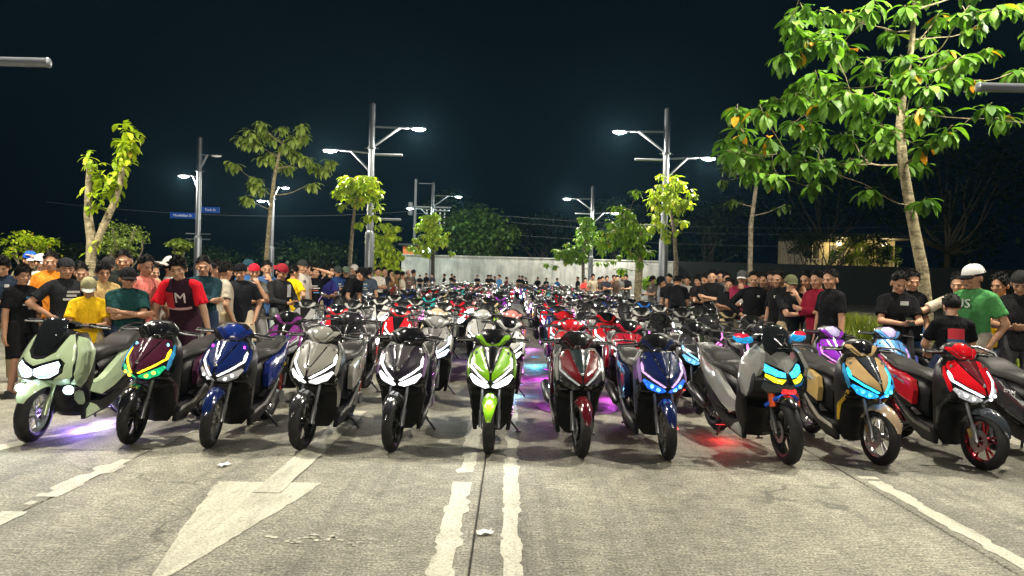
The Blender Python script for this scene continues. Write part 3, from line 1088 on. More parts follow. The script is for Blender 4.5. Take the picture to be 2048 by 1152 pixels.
def leafmat(name, dark, light, yellow=None, share=.03):
    t = NT(name)
    g = t.n('ShaderNodeNewGeometry')
    oi = t.n('ShaderNodeObjectInfo')
    rnd = t.math('FRACT', t.math('ADD', g.outputs['Random Per Island'], t.math('MULTIPLY', oi.outputs['Random'], 7.31)))
    stops = [(0, dark), (.55, tuple((a + b) / 2 for a, b in zip(dark, light))), (.96, light)]
    if yellow:
        stops = [(0, dark), (.5, tuple((a + b) / 2 for a, b in zip(dark, light))), (1 - share - .02, light), (1 - share, yellow)]
    c = t.ramp(rnd, stops)
    c = t.mix(.5, c, t.ramp(t.noise(t.coord(), 14, 3), [(.3, (.6,) * 3), (.7, (1.3,) * 3)]), 'MULTIPLY')
    t.set(BaseColor=c, Roughness=.5, IORlevel=.3)
    tr = t.n('ShaderNodeBsdfTranslucent')
    t.l(t.mix(1.0, c, (1.0, 1.15, .45), 'MULTIPLY'), tr.inputs[0])
    mx = t.n('ShaderNodeMixShader')
    mx.inputs[0].default_value = .32
    t.l(t.b.outputs[0], mx.inputs[1])
    t.l(tr.outputs[0], mx.inputs[2])
    t.l(mx.outputs[0], t.o.inputs[0])


leafmat('leaf_big', (.035, .10, .010), (.18, .36, .035), (.62, .26, .01), .012)
leafmat('leaf_bright', (.19, .30, .012), (.47, .56, .03), (.45, .36, .02), .03)
leafmat('leaf_mid', (.09, .20, .014), (.27, .44, .035), (.35, .27, .02), .02)
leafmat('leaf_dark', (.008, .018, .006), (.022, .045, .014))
leafmat('leaf_olive', (.14, .21, .04), (.34, .43, .10))
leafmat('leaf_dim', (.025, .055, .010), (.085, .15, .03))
leafmat('grass_blade', (.09, .14, .012), (.30, .34, .03))

# ------------------------------------------------------------------ ground and road
m = MB()
N = 24
gv, gf = [], []
for i in range(N + 1):
    for j in range(N + 1):
        gv.append((-300 + 600 * i / N, -120 + 620 * j / N, -.03))
for i in range(N):
    for j in range(N):
        a = i * (N + 1) + j
        gf.append((a, a + N + 1, a + N + 2, a + 1))
m.add(gv, gf)
tag(m.build('ground', 'asphalt', None, False), kind='structure')

road = empty('road')
tag(road, kind='structure')
JX = [-15.1, -12.1, -9.1, -6.1, -3.1, -.19, 2.86, 5.86]
JY = [-12.0 + 4.5 * k for k in range(18)]                 # a joint falls at 6.0
base = MB()
base.box(((JX[0] + JX[-1]) / 2, (JY[0] + JY[-1]) / 2, -.017), (JX[-1] - JX[0], JY[-1] - JY[0], .012))
base.build('joint_bed', 'joint_dirt', road, False)
slab_cache = {}
for i in range(len(JX) - 1):
    for j in range(len(JY) - 1):
        w, l = JX[i + 1] - JX[i] - .012, JY[j + 1] - JY[j] - .010
        key = (round(w, 3), round(l, 3))
        if key not in slab_cache:
            q = MB()
            b = .006
            q.loft([[(-w / 2, -l / 2, -.012), (w / 2, -l / 2, -.012), (w / 2, l / 2, -.012), (-w / 2, l / 2, -.012)],
                    [(-w / 2, -l / 2, -b), (w / 2, -l / 2, -b), (w / 2, l / 2, -b), (-w / 2, l / 2, -b)],
                    [(-w / 2 + b, -l / 2 + b, 0), (w / 2 - b, -l / 2 + b, 0), (w / 2 - b, l / 2 - b, 0), (-w / 2 + b, l / 2 - b, 0)]])
            slab_cache[key] = q.mesh('slab', 'concrete', False)
        o = put('slab', slab_cache[key], road)
        o.location = ((JX[i] + JX[i + 1]) / 2, (JY[j] + JY[j + 1]) / 2, 0)


def ragged(poly, amp=.012, step=.05, seed=1, seglen=None):
    """outline broken into short steps whose points wander, as chipped paint does"""
    rr = random.Random(seed)
    out = []
    n = len(poly)
    for i in range(n):
        a, b = Vector(poly[i]), Vector(poly[(i + 1) % n])
        L = (b - a).length
        k = max(1, int(L / step))
        nrm = Vector((-(b - a).y, (b - a).x)).normalized()
        off = 0
        for q in range(k):
            if rr.random() < .45:
                off = rr.uniform(-1, 1) * amp
            out.append(tuple(a.lerp(b, q / k) + nrm * off))
    return out


def marking(name, polys, label_part=None):
    m = MB()
    for pl in polys:
        bm = bmesh.new()
        bm.faces.new([bm.verts.new((x, y, .004)) for x, y in pl])
        bmesh.ops.triangulate(bm, faces=bm.faces[:])
        bm.verts.index_update()
        m.add([tuple(v.co) for v in bm.verts], [tuple(v.index for v in f.verts) for f in bm.faces])
        bm.free()
    return m.build(name, 'road_paint', road, False)


def strip(x0, x1, y0, y1, amp, seed, dx=0.0):
    return ragged([(x0, y0), (x1, y0), (x1 + dx, y1), (x0 + dx, y1)], amp, .045, seed)


marking('lane_line', [strip(-.405, -.270, 2.0, 5.35, .022, 3), strip(-.40, -.28, 5.62, 6.25, .03, 4), strip(-.42, -.27, 6.4, 30, .02, 5)])
marking('lane_line', [strip(-.02, .09, 2.0, 30, .017, 6)])
marking('lane_line', [strip(2.93, 3.05, 1.5, 5.66, .02, 7), strip(2.90, 3.06, 5.72, 5.80, .01, 8)])
marking('lane_line', [strip(-3.22, -3.06, 4.0, 4.45, .035, 9), strip(-3.18, -3.12, 4.58, 4.66, .02, 10), strip(-3.21, -3.06, 4.75, 5.72, .035, 11),
                      strip(-3.22, -3.07, 6.1, 6.9, .02, 12), strip(-3.22, -3.07, 8, 16, .02, 13)])
marking('edge_line', [ragged([(-5.2, 4.7), (-4.95, 4.7), (-3.45, 7.6), (-3.3, 9.5), (-3.42, 9.5), (-3.62, 7.6)], .02, .06, 14)])
marking('direction_arrow', [ragged([(-2.15, 5.19), (-1.38, 5.22), (-1.52, 4.5), (-1.77, 3.35), (-2.02, 4.5)], .010, .05, 15)])
shaft = marking('arrow_shaft', [ragged([(-1.81, 4.95), (-1.61, 4.95), (-1.62, 8.0), (-1.83, 8.0)], .008, .06, 16)])
shaft.location.z = .004
# paint spatter and scraps on the concrete
rr = random.Random(5)
m = MB()
for k in range(60):
    x, y = rr.gauss(-.95, .22), rr.gauss(4.12, .05)
    n = rr.randint(5, 7)
    sz = rr.uniform(.004, .028)
    pts = [(x + sz * rr.uniform(.5, 1.6) * math.cos(2 * math.pi * q / n), y + sz * rr.uniform(.3, .9) * math.sin(2 * math.pi * q / n), .004) for q in range(n)]
    m.add(pts, [tuple(range(n))])
tag(m.build('paint_spatter', 'road_paint', road, False), kind='stuff')
for k, (x, y, s, a) in enumerate(((-.13, 4.28, .05, .3), (-2.28, 5.62, .05, 1.0))):
    m = MB()
    n = 7
    vs = []
    for i in range(n):
        for j in range(n):
            u, w = i / (n - 1) - .5, j / (n - 1) - .5
            vs.append((u * s * 2, w * s * 1.3, .006 + .022 * abs(math.sin(u * 5 + w * 3 + k)) * s / .075))
    m.add(vs, [(i * n + j, (i + 1) * n + j, (i + 1) * n + j + 1, i * n + j + 1) for i in range(n - 1) for j in range(n - 1)])
    o = m.build('paper_scrap', 'paper')
    o.location = (x, y, 0)
    o.rotation_euler.z = a
    tag(o, ['crumpled white paper scrap between the double lane lines', 'small pale wrapper lying beside the painted arrow'][k], 'litter')
# manhole
mh = MB()
mh.lathe_z([(.50, -.01), (.50, .006), (.47, .007), (.46, .003), (.40, .003)], (0, 0, 0), 40)
for k in range(12):
    a = 2 * math.pi * k / 12
    mh.box((.22 * math.cos(a), .22 * math.sin(a), .005), (.28, .025, .006), Matrix.Rotation(a, 3, 'Z'))
mo = mh.build('manhole_cover', 'iron')
mo.location = (.83, 8.6, 0)
tag(mo, 'round iron manhole cover set in the concrete between two scooters', 'manhole cover')

# grassy verge on the right, with kerb
vg = MB()
VX = [5.95, 6.15, 6.6, 7.4, 9, 12, 20]
VZ = [.12, .16, .42, .55, .5, .4, .3]
ys = [8.6 + 1.2 * k for k in range(22)]
rr = random.Random(8)
vv_ = [(x, y, z * min(1, .25 + (y - 8.6) / 3.0) + rr.uniform(-.03, .03) * (i > 1)) for y in ys for i, (x, z) in enumerate(zip(VX, VZ))]
nx = len(VX)
vg.add(vv_, [(j * nx + i, j * nx + i + 1, (j + 1) * nx + i + 1, (j + 1) * nx + i) for j in range(len(ys) - 1) for i in range(nx - 1)])
tag(vg.build('verge', 'soil'), kind='structure')
kb = MB()
for k in range(16):
    kb.box((5.88, 8.65 + k * 1.0 + .5, .06), (.14, .985, .15))
tag(kb.build('kerb', 'kerb_stone', None, False), kind='structure')
kb = MB()
for k in range(40):
    kb.box((-15.2, -8 + k * 1.5, .06), (.14, 1.485, .15))
tag(kb.build('kerb', 'kerb_stone', None, False), kind='structure')


def blades(name, n, xf, h0, h1, mat, seed, w=.012):
    rr = random.Random(seed)
    vs, fs = [], []
    for _ in range(n):
        x, y, z = xf(rr)
        h = rr.uniform(h0, h1)
        a = rr.uniform(0, 6.283)
        lean = rr.uniform(.1, .7) * h
        dx, dy = math.cos(a) * lean, math.sin(a) * lean
        px, py = -math.sin(a) * w, math.cos(a) * w
        o = len(vs)
        vs += [(x - px, y - py, z), (x + px, y + py, z), (x + dx * .35 - px * .8, y + dy * .35 - py * .8, z + h * .6),
               (x + dx * .35 + px * .8, y + dy * .35 + py * .8, z + h * .6), (x + dx, y + dy, z + h * .95)]
        fs += [(o, o + 1, o + 3, o + 2), (o + 2, o + 3, o + 4)]
    return MB().add(vs, fs).build(name, mat)


def verge_pt(rr):
    while True:
        y = rr.uniform(9.2, 24)
        x = rr.uniform(6.1, 9.5)
        z = np.interp(x, VX, VZ) * min(1, .25 + (y - 8.6) / 3.0) - .03
        return x, y, z


tag(blades('grass', 16000, verge_pt, .14, .50, 'grass_blade', 3), 'tall yellow green grass on the verge behind the crowd', 'grass', kind='stuff')

# ------------------------------------------------------------------ far wall and what lies behind it
WALL_Y = 58.0
wl = empty('boundary_wall', (0, WALL_Y, 0))
for k in range(9):
    x0 = -9.2 + k * 2.5
    MB().box((x0 + 1.25, 0, 1.6 + .008 * (k % 2)), (2.488, .22, 3.2)).build('wall_panel', 'wall_paint', wl, False)
MB().box((2.05, 0, 3.24), (22.6, .3, .08)).build('coping', 'wall_paint', wl, False)
tag(wl, 'pale stained concrete wall closing the far end of the lot', 'wall')
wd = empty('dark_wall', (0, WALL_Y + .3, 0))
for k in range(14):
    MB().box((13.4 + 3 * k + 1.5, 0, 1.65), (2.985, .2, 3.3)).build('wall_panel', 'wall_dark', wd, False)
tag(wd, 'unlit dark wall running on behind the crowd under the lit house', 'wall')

hs = empty('house', (31.6, 66, 0))
MB().box((0, 3, 3.0), (8.8, 5.8, 6.0)).build('wall', 'house_wall', hs, False)
MB().box((0, -.4, 3.0), (9.2, 1.0, .25)).build('balcony_floor', 'house_rail', hs, False)
for k in range(25):
    MB().box((-4.4 + k * .36, -.8, 3.55), (.09, .06, .85)).build('baluster', 'house_rail', hs, False)
MB().box((0, -.8, 4.02), (9.1, .1, .1)).build('rail', 'house_rail', hs, False)
for k in range(4):
    w_ = MB().box((-3.4 + k * 2.3, .07, 4.6), (1.3, .1, 1.6)).build('window', 'wood_dark', hs, False)
    MB().box((-3.4 + k * 2.3, .0, 4.6), (.06, .08, 1.6)).build('mullion', 'house_rail', w_, False)
MB().box((0, .5, 6.1), (10.2, 7.4, .25)).build('roof', 'wood_dark', hs, False)
for k in range(2):
    m = MB()
    m.ell((-1.2 + k * 4.2, -.62, 5.6), (.22, .22, .22), 12, 8)
    m.build('ceiling_lamp', 'house_lamp', hs)
    l = bpy.data.lights.new('house_light', 'POINT')
    l.energy = 260
    l.color = (1, .76, .32)
    l.shadow_soft_size = .2
    lo = bpy.data.objects.new('house_light', l)
    lo.location = (-1.2 + k * 4.2, -1.1, 5.3)
    lo.parent = hs
    COL.objects.link(lo)


def text_mesh(s, size, mat, name, parent=None, ext=.004, align='CENTER'):
    c = bpy.data.curves.new(name, 'FONT')
    c.body = s
    c.size = size
    c.extrude = ext
    c.align_x = align
    c.align_y = 'CENTER'
    c.resolution_u = 2
    tmp = bpy.data.objects.new('tmp_text', c)
    COL.objects.link(tmp)
    bpy.context.view_layer.update()
    me = bpy.data.meshes.new_from_object(tmp.evaluated_get(bpy.context.evaluated_depsgraph_get()))
    bpy.data.objects.remove(tmp)
    me.materials.clear()
    me.materials.append(M_(mat))
    return put(name, me, parent)


o = text_mesh('B.P-2', .62, 'wood_dark', 'lettering', hs)
o.location = (-2.6, -.92, 3.0)
o.rotation_euler = (R(90), 0, 0)
MB().box((0, -.86, 3.0), (9.1, .08, .5)).build('fascia', 'house_rail', hs, False)
tag(hs, 'lit yellowish house with balcony railing seen over the dark wall', 'house')

ht = empty('hut', (-9.3, 62, 0))
MB().box((.2, 1, 2.0), (1.3, 1.8, 4.2)).build('wall', 'hut_orange', ht, False)
MB().box((1.7, 1, 2.0), (1.6, 1.6, 4.1)).build('side_wall', 'wood_dark', ht, False)
for k in range(2):
    MB().box((1.35 + k * .5, .17, 3.75), (.28, .06, .6)).build('window', 'lamp_glass_dim', ht, False)
MB().box((.9, .9, 4.25), (3.4, 2.6, .16)).build('roof', 'wood_dark', ht, False)
tag(ht, 'small orange hut with two lit windows above the wall end', 'hut')

# utility pole with transformer frame
up = empty('utility_pole', (-9.3, 66, 0))
MB().tube([(0, 0, 0), (0, 0, 10.6)], [.17, .12], 10).build('post', 'board_grey', up)
MB().tube([(-.45, 0, 7.2), (-.45, 0, 8.4)], .22, 10).build('transformer', 'board_grey', up)
for z in (6.0, 8.0):
    MB().box((1.6, 0, z), (3.6, .1, .14)).build('cross_arm', 'board_grey', up, False)
for i in range(5):
    for j in range(6):
        MB().lathe_z([(.05, 0), (.10, .05), (.05, .1), (.10, .17), (.05, .22)], (1.1 + i * .42, 0, 6.12 + j * .3), 8).build('insulator', 'sign_white', up)
MB().box((.9, 0, 10.2), (1.2, .06, .06)).build('lamp_arm', 'board_grey', up, False)
tag(up, 'grey utility pole with transformer and rack of insulators', 'utility pole')
for k, (z0, z1, dip, y1) in enumerate(((7.9, 8.6, 1.2, 72), (7.4, 8.0, 1.3, 71), (6.1, 6.4, 1.0, 70))):
    pts = [(-9.3 + 60 * u, 66 + (y1 - 66) * u, z0 + (z1 - z0) * u - 4 * dip * u * (1 - u)) for u in [q / 16 for q in range(17)]]
    w = MB().tube(pts, .012, 5).build('power_line', 'board_grey')
    tag(w, ['topmost thin power line sagging from the utility pole', 'middle thin power line sagging from the utility pole', 'lowest thin power line sagging from the utility pole'][k], 'power line')
pts = [(-40 + 30.7 * u, 60 + 6 * u, 7.0 + .6 * u - 4 * .8 * u * (1 - u)) for u in [q / 16 for q in range(17)]]
tag(MB().tube(pts, .010, 5).build('power_line', 'board_grey'), 'faint cable strung across the dark beyond the sparse tall tree', 'power line')

# ------------------------------------------------------------------ street lamps


def luminaire(root, tip, out, dim=False, tilt=0.0, lit=True):
    """a flat LED head whose neck points back along -out"""
    h = MB()
    n = 14
    s = 1 if out > 0 else -1
    rings = []
    for x, w, z0, z1 in ((-.10, .04, -.02, .05), (0, .07, -.03, .06), (.12, .13, -.035, .065), (.40, .145, -.035, .06), (.58, .12, -.03, .05), (.66, .05, -.02, .03)):
        rings.append([(s * x, math.cos(2 * math.pi * k / n) * w, (z0 + z1) / 2 + math.sin(2 * math.pi * k / n) * (z1 - z0) / 2) for k in range(n)])
    h.loft(rings)
    head = h.build('lamp_head', 'pole_dark', root)
    g = MB()
    g.ell((s * .34, 0, -.030), (.30, .13, .085), 16, 8)
    gl = g.build('lens', 'lamp_glass_dim' if dim else ('lamp_glass' if lit else 'sign_white'), head)
    head.location = tip
    head.rotation_euler = (tilt, 0, 0)
    if lit:
        l = bpy.data.lights.new('lamp_light', 'POINT')
        l.shadow_soft_size = .14
        l.energy = LAMP_W * (.35 if dim else 1)
        l.color = (.80, 1.0, .93) if dim else LAMP
        lo = bpy.data.objects.new('lamp_light', l)
        lo.location = (tip[0] + s * .34, tip[1], tip[2] - .16)
        lo.parent = root
        COL.objects.link(lo)
    return head


def street_lamp(x, y, inner, label, top=9.1, hi=8.05, lo=7.0, dims=(False, False), lits=(True, True), banner=True, k=1.0, arms=(1.72, 1.5), group='street lamps'):
    """inner = +1 when the upper arm reaches towards +x"""
    root = empty('street_lamp', (x, y, 0))
    s = inner
    m = MB()
    m.lathe_z([(.26 * k, 0), (.26 * k, .05), (.20 * k, .06), (.20 * k, 3.3), (.185 * k, 3.42), (.14 * k, 3.48)], (0, 0, 0), 16)
    m.build('base_sleeve', 'pole_metal', root)
    m = MB()
    m.tube([(0, 0, 3.4), (0, 0, hi - .9)], [.145 * k, .13 * k], 14)
    sh = m.build('shaft', 'pole_metal', root)
    m = MB()
    m.tube([(0, 0, hi - .95), (0, 0, top - .04)], [.135 * k, .125 * k], 14)
    m.lathe_z([(.125 * k, top - .05), (.09 * k, top + .01), (.03 * k, top + .05)], (0, 0, 0), 14)
    m.build('upper_shaft', 'pole_dark', root)
    m = MB()
    m.lathe_z([(.17 * k, hi - .98), (.19 * k, hi - .96), (.19 * k, hi - .90), (.17 * k, hi - .88)], (0, 0, 0), 14)
    m.tube([(-.3, 0, hi - .93), (.3, 0, hi - .93)], .025, 6)
    m.build('collar', 'pole_dark', root)
    # upper arm with strut
    m = MB()
    m.tube([(0, 0, hi + .02), (s * (arms[0] - .12), 0, hi)], .045, 8)
    m.tube([(0, 0, hi - .90), (s * .70 * arms[0], -.05, hi + .0)], .05, 8)
    m.tube([(0, 0, hi - .90), (s * .70 * arms[0], .05, hi + .0)], .05, 8)
    m.build('upper_arm', 'pole_metal', root)
    luminaire(root, (s * arms[0], 0, hi), s, dims[0], 0, lits[0])
    m = MB()
    m.tube([(0, 0, lo - .10), (-s * (arms[1] - .12), 0, lo)], .045, 8)
    m.tube([(0, 0, lo - .95), (-s * .62 * arms[1], 0, lo - .02)], .05, 8)
    m.build('lower_arm', 'pole_metal', root)
    luminaire(root, (-s * arms[1], 0, lo), -s, dims[1], 0, lits[1])
    if banner:
        for z in (6.85, 4.0):
            m = MB()
            m.tube([(0, 0, z), (s * 1.34, 0, z)], .055, 10)
            m.ell((s * 1.34, 0, z), (.03, .062, .062), 10, 6)
            m.build('banner_arm', 'pole_metal', root)
    tag(root, label, 'street lamp', group)
    return root


street_lamp(-6.35, 31, 1, 'tall twin-arm street lamp behind the crowd, its trunk beside the small bright tree')
street_lamp(6.55, 30.5, -1, 'tall twin-arm street lamp behind the black-clad crowd, nearest pole to the aisle')
street_lamp(-6.6, 59.5 - 2.6, 1, 'distant street lamp with greenish lamp in front of the pale wall', dims=(True, True))
street_lamp(6.3, 58.5 - 2.0, -1, 'distant street lamp with white lamps rising from the conical tree', dims=(False, False))
street_lamp(-6.95, 8.4, 1, 'lamp post beyond the picture edge whose pale banner arm juts over the crowd')
street_lamp(6.85, 8.4, -1, 'lamp post beyond the picture edge whose pale arm juts beneath the big tree')
street_lamp(-6.6, -14.5, 1, 'unseen street lamp behind the photographer near the arrow lane')  # unseen pair continuing the lamp row, kept as fill for the camera side
street_lamp(6.6, -14.5, -1, 'unseen street lamp behind the photographer near the chipped edge line')  # its unseen mate, also there to light the foreground
SL = street_lamp(-18.0, 40, 1, 'street lamp carrying two blue street-name signs behind the pollarded tree', lits=(False, True), banner=False, hi=8.1, lo=6.9, arms=(.62, .55))
street_lamp(-18.6, 54, 1, 'far street lamp with round lit heads behind the sparse tall tree', banner=False, arms=(.62, .55))
for z, x0, x1, txt in ((4.62, -1.62, -.16, 'Manhattan St'), (4.98, .16, 1.2, 'York St')):
    sg = MB().box(((x0 + x1) / 2, 0, z), (x1 - x0, .05, .34)).build('street_sign', 'sign_blue', SL, False)
    o = text_mesh(txt, .20 if x0 < 0 else .2, 'sign_white', 'lettering', sg, .003)
    o.location = ((x0 + x1) / 2, -.03, z)
    o.rotation_euler = (R(90), 0, 0)
for z in (3.6, 3.3):
    MB().tube([(-.7, 0, z), (.7, 0, z)], .035, 8).build('sign_bracket', 'pole_metal', SL)

# ------------------------------------------------------------------ trees
LEAF_V = []
LEAF_F = []
for i in range(6):                                       # obovate leaf of unit length, drooping, folded on its midrib
    u = i / 5
    w = .20 * (math.sin(math.pi * min(1, u ** 1.25)) ** .8 if 0 < u < 1 else 0) + (.012 if u == 0 else 0)
    zz = -.42 * u * u
    LEAF_V += [(-w, u * (1 - .12 * u), zz + .25 * w), (0, u * (1 - .12 * u), zz), (w, u * (1 - .12 * u), zz + .25 * w)]
for i in range(5):
    a = i * 3
    LEAF_F += [(a, a + 1, a + 4, a + 3), (a + 1, a + 2, a + 5, a + 4)]
LEAF_V = np.array(LEAF_V)
SMALL_V = np.array([(0, 0, 0), (-.3, .5, .05), (0, 1, -.1), (.3, .5, .05)])
SMALL_F = [(0, 1, 2, 3)]


def leaf_mat(pos, d, up, L):
    d = d.normalized()
    x = d.cross(up)
    x = x.normalized() if x.length > 1e-4 else Vector((1, 0, 0))
    z = x.cross(d)
    return Matrix(((x.x * L, d.x * L, z.x * L, pos.x), (x.y * L, d.y * L, z.y * L, pos.y), (x.z * L, d.z * L, z.z * L, pos.z), (0, 0, 0, 1)))


def leaves_mesh(name, mats4, material, small=False):
    tv, tf = (SMALL_V, SMALL_F) if small else (LEAF_V, LEAF_F)
    A = np.array([[list(r) for r in m] for m in mats4])
    V = np.einsum('nij,kj->nki', A[:, :3, :3], tv) + A[:, None, :3, 3]
    n, k = V.shape[0], V.shape[1]
    F = (np.array(tf)[None, :, :] + (np.arange(n) * k)[:, None, None]).reshape(-1, 4)
    me = bpy.data.meshes.new(name)
    me.from_pydata(V.reshape(-1, 3).tolist(), [], F.tolist())
    me.materials.append(M_(material))
    me.polygons.foreach_set('use_smooth', [True] * len(me.polygons))
    return me


LEAF_ME = {}


def whorl(rr, c, axis, n, L, droop=(.15, -1.25)):
    """drooping rosette of leaves round a twig end"""
    out = []
    for k in range(n):
        a = 2 * math.pi * (k * .382 + rr.uniform(-.05, .05))
        e = droop[0] + (droop[1] - droop[0]) * ((k + .5) / n) + rr.uniform(-.2, .2)
        d = Vector((math.cos(a) * math.cos(e), math.sin(a) * math.cos(e), math.sin(e))) + axis * .25
        p = c + Vector((math.cos(a), math.sin(a), rr.uniform(-1.2, .6))) * .03 - axis * rr.uniform(0, .18)
        out.append(leaf_mat(p, d, Vector((0, 0, 1)), L * rr.uniform(.7, 1.15)))
    return out


def limb(m, a, b, r0, r1, bend, rr, n=7):
    a, b = Vector(a), Vector(b)
    side = Vector((rr.uniform(-1, 1), rr.uniform(-1, 1), rr.uniform(-.3, .3))) * (b - a).length * .08
    pts = [a.lerp(b, u) + Vector((0, 0, bend * 4 * u * (1 - u) * (b - a).length)) + side * math.sin(u * 6.2) for u in [q / n for q in range(n + 1)]]
    m.tube(pts, [r0 + (r1 - r0) * q / n for q in range(n + 1)], 7)
    return pts


def tree(name, label, trunk, radii, tips, nleaf, L, bark, leaf, seed, branch_r=.025, split=0, yellow=None, droop=(.15, -1.25), group='planted street trees', bend=-.06):
    rr = random.Random(seed)
    base = Vector(trunk[0])
    root = empty(name, base)
    tr = [Vector(p) - base for p in trunk]
    m = MB()
    m.tube(tr, radii, 12)
    m.build('trunk', bark, root)
    bm_ = MB()
    lm = []
    nodes = []                                            # (point, radius) where a twig may fork off
    for i in range(len(tr) - 1):
        for u in (0, .25, .5, .75):
            q = tr[i].lerp(tr[i + 1], u)
            if q.z > tr[-1].z * .38:
                nodes.append((q, (radii[i] + (radii[i + 1] - radii[i]) * u) * .55))
    order = sorted((Vector(t_) - base for t_ in tips), key=lambda p: min((p - n[0]).length for n in nodes))
    for tip in order:
        best, bd = None, 1e9
        for q, rad in nodes:
            dv = tip - q
            c_ = dv.length + max(0, .25 * dv.length - dv.z) * .9 + (.25 if rad < .008 else 0)
            if c_ < bd and dv.length > .12:
                best, bd = (q, rad), c_
        q, rad = best
        r0 = min(branch_r * (.5 + .5 * min(1, (tip - q).length / 1.5)), rad)
        pts = limb(bm_, q, tip, r0, .006, bend, rr)
        for j, p in enumerate(pts[2:-1]):
            nodes.append((p, (r0 + (.006 - r0) * (j + 2) / len(pts)) * .8))
        ax = (pts[-1] - pts[-2]).normalized()
        lm += whorl(rr, tip, ax, nleaf, L, droop)
    bo = bm_.build('branches', bark, root)
    if split:
        cl = cam.matrix_world.translation - base
        lm.sort(key=lambda M: (M.translation - cl).length)
        if leaf not in LEAF_ME:
            me = bpy.data.meshes.new('leaf')
            me.from_pydata([tuple(p) for p in LEAF_V], [], LEAF_F)
            me.materials.append(M_(leaf))
            me.polygons.foreach_set('use_smooth', [True] * len(me.polygons))
            LEAF_ME[leaf] = me
        pick = lm[::max(1, len(lm) // split)][:split]
        ids = set(id(q) for q in pick)
        for M in pick:
            o = put('leaf', LEAF_ME[leaf], root)
            o.matrix_basis = M
        lm = [q for q in lm if id(q) not in ids]
    if lm:
        o = put('crown', leaves_mesh('crown', lm, leaf), root)
        tag(o, kind='stuff')
    tag(root, label, 'tree', group)
    return root


def P3(px, py, d):
    """a point d metres ahead that shows at a pixel of the 2048 x 1152 picture (used once, to survey positions)"""
    v = Vector(((px - 1024) / FPX, -(py - 576) / FPX, -1))
    M = cam.matrix_world
    w = M.to_3x3() @ v
    return M.translation + w * (d / w.y)


rr = random.Random(77)
# the big tree on the right
D = 10.2
tk = [P3(1850, 700, D), P3(1853, 620, D), P3(1845, 540, D), P3(1825, 440, D), P3(1806, 330, D), P3(1800, 250, D), P3(1806, 180, D + .1), P3(1822, 100, D + .2), P3(1830, 20, D + .2), P3(1826, -60, D + .2)]
tk[0].z = .30
px_tips = [(1625, 375), (1730, 375), (1740, 290), (1850, 395), (1832, 322), (1905, 250), (1545, 195), (1565, 110), (1610, 75), (1470, 215), (1520, 210), (1455, 300), (1500, 290),
           (1565, 300), (1620, 275), (1545, 345), (1515, 345), (1620, 235), (1690, 180), (1745, 185), (1680, 110), (1630, 140), (1800, 110), (1770, 60), (1850, 70), (1900, 130), (1930, 110),
           (1955, 50), (1980, 95), (1880, 20), (1940, 10), (2000, 10), (1700, 25), (1640, 20), (1600, 5), (1730, 130), (1860, 170), (1985, 205), (2020, 230), (2040, 140), (1590, 165), (1660, 60),
           (1480, 255), (1580, 245), (1720, 235), (1650, 320), (1690, 265), (1760, 240), (1830, 240), (1870, 215), (1590, 60), (1810, 10), (1750, 0), (1960, 160), (2060, 60), (1640, 205), (1535, 270), (1610, 320), (1780, 150), (1840, 130)]
tips = []
for x, y in px_tips:
    tips.append(P3(x, y, D + rr.uniform(-1.1, 1.0)))
    for _ in range(rr.choice([0, 1, 1]) if y < 330 and x < 1990 else 0):
        tips.append(P3(x + rr.uniform(-45, 45), y + rr.uniform(-35, 30), D + rr.uniform(-1.1, 1.0)))
for _ in range(34):                                       # the part of the crown above and beside the picture
    tips.append(P3(rr.uniform(1600, 2250), rr.uniform(-420, -30), D + rr.uniform(-1.2, 1.3)))
for _ in range(14):
    tips.append(P3(rr.uniform(2040, 2250), rr.uniform(0, 260), D + rr.uniform(-1.2, 1.3)))
tree('broadleaf_tree', 'large tree with drooping rosettes of big leaves over the seated man', tk, [.115, .088, .080, .072, .066, .058, .05, .04, .03, .016], tips, 20, .265, 'bark_pale', 'leaf_big', 11, .022, 300, group='planted street trees')

# tree behind it, with thin trunk
D = 17
tk = [P3(1499, 640, D), P3(1500, 560, D), P3(1502, 450, D), P3(1512, 375, D), P3(1520, 330, D)]
tk[0].z = .1
tips = [P3(x, y, D + rr.uniform(-.7, .7)) for x, y in ((1440, 360), (1470, 335), (1500, 320), (1530, 335), (1450, 330), (1480, 300), (1462, 398), (1572, 408), (1520, 300), (1545, 350), (1435, 310), (1495, 355), (1465, 315))]
tree('slender_tree', 'slender tree under the big tree, behind the man in a black hoodie', tk, [.065, .06, .055, .045, .03], tips, 15, .24, 'bark_grey', 'leaf_dim', 26, .018)

# bright round-headed tree right of the lamp post
D = 29.5
tk = [P3(1354, 560, D), P3(1352, 520, D), P3(1349, 470, D), P3(1343, 430, D), P3(1340, 390, D)]
tk[0].z = 0
tips = [P3(rr.gauss(1343, 25), rr.gauss(405, 24), D + rr.uniform(-.9, .9)) for _ in range(46)] + [P3(x, y, D) for x, y in ((1352, 355), (1340, 362), (1362, 365), (1330, 470), (1352, 458), (1318, 445), (1370, 440))]
tree('round_headed_tree', 'bright yellow green tree close beside the lamp post near the aisle end', tk, [.10, .09, .08, .065, .04], tips, 14, .34, 'bark_grey', 'leaf_bright', 13, .022)
# bushier tree left of that post
D = 24
tk = [P3(1273, 585, D), P3(1278, 540, D), P3(1281, 500, D), P3(1282, 450, D)]
tk[0].z = 0
tips = [P3(rr.gauss(1256, 20), rr.gauss(462, 28), D + rr.uniform(-.9, .9)) for _ in range(55)] + [P3(x, y, D) for x, y in ((1243, 410), (1252, 420), (1218, 470), (1225, 455), (1300, 500), (1238, 535))]
tree('leaning_tree', 'leafy tree on a pale yellow trunk before the wall', tk, [.14, .13, .12, .08], tips, 15, .30, 'bark_pale', 'leaf_mid', 14, .022)
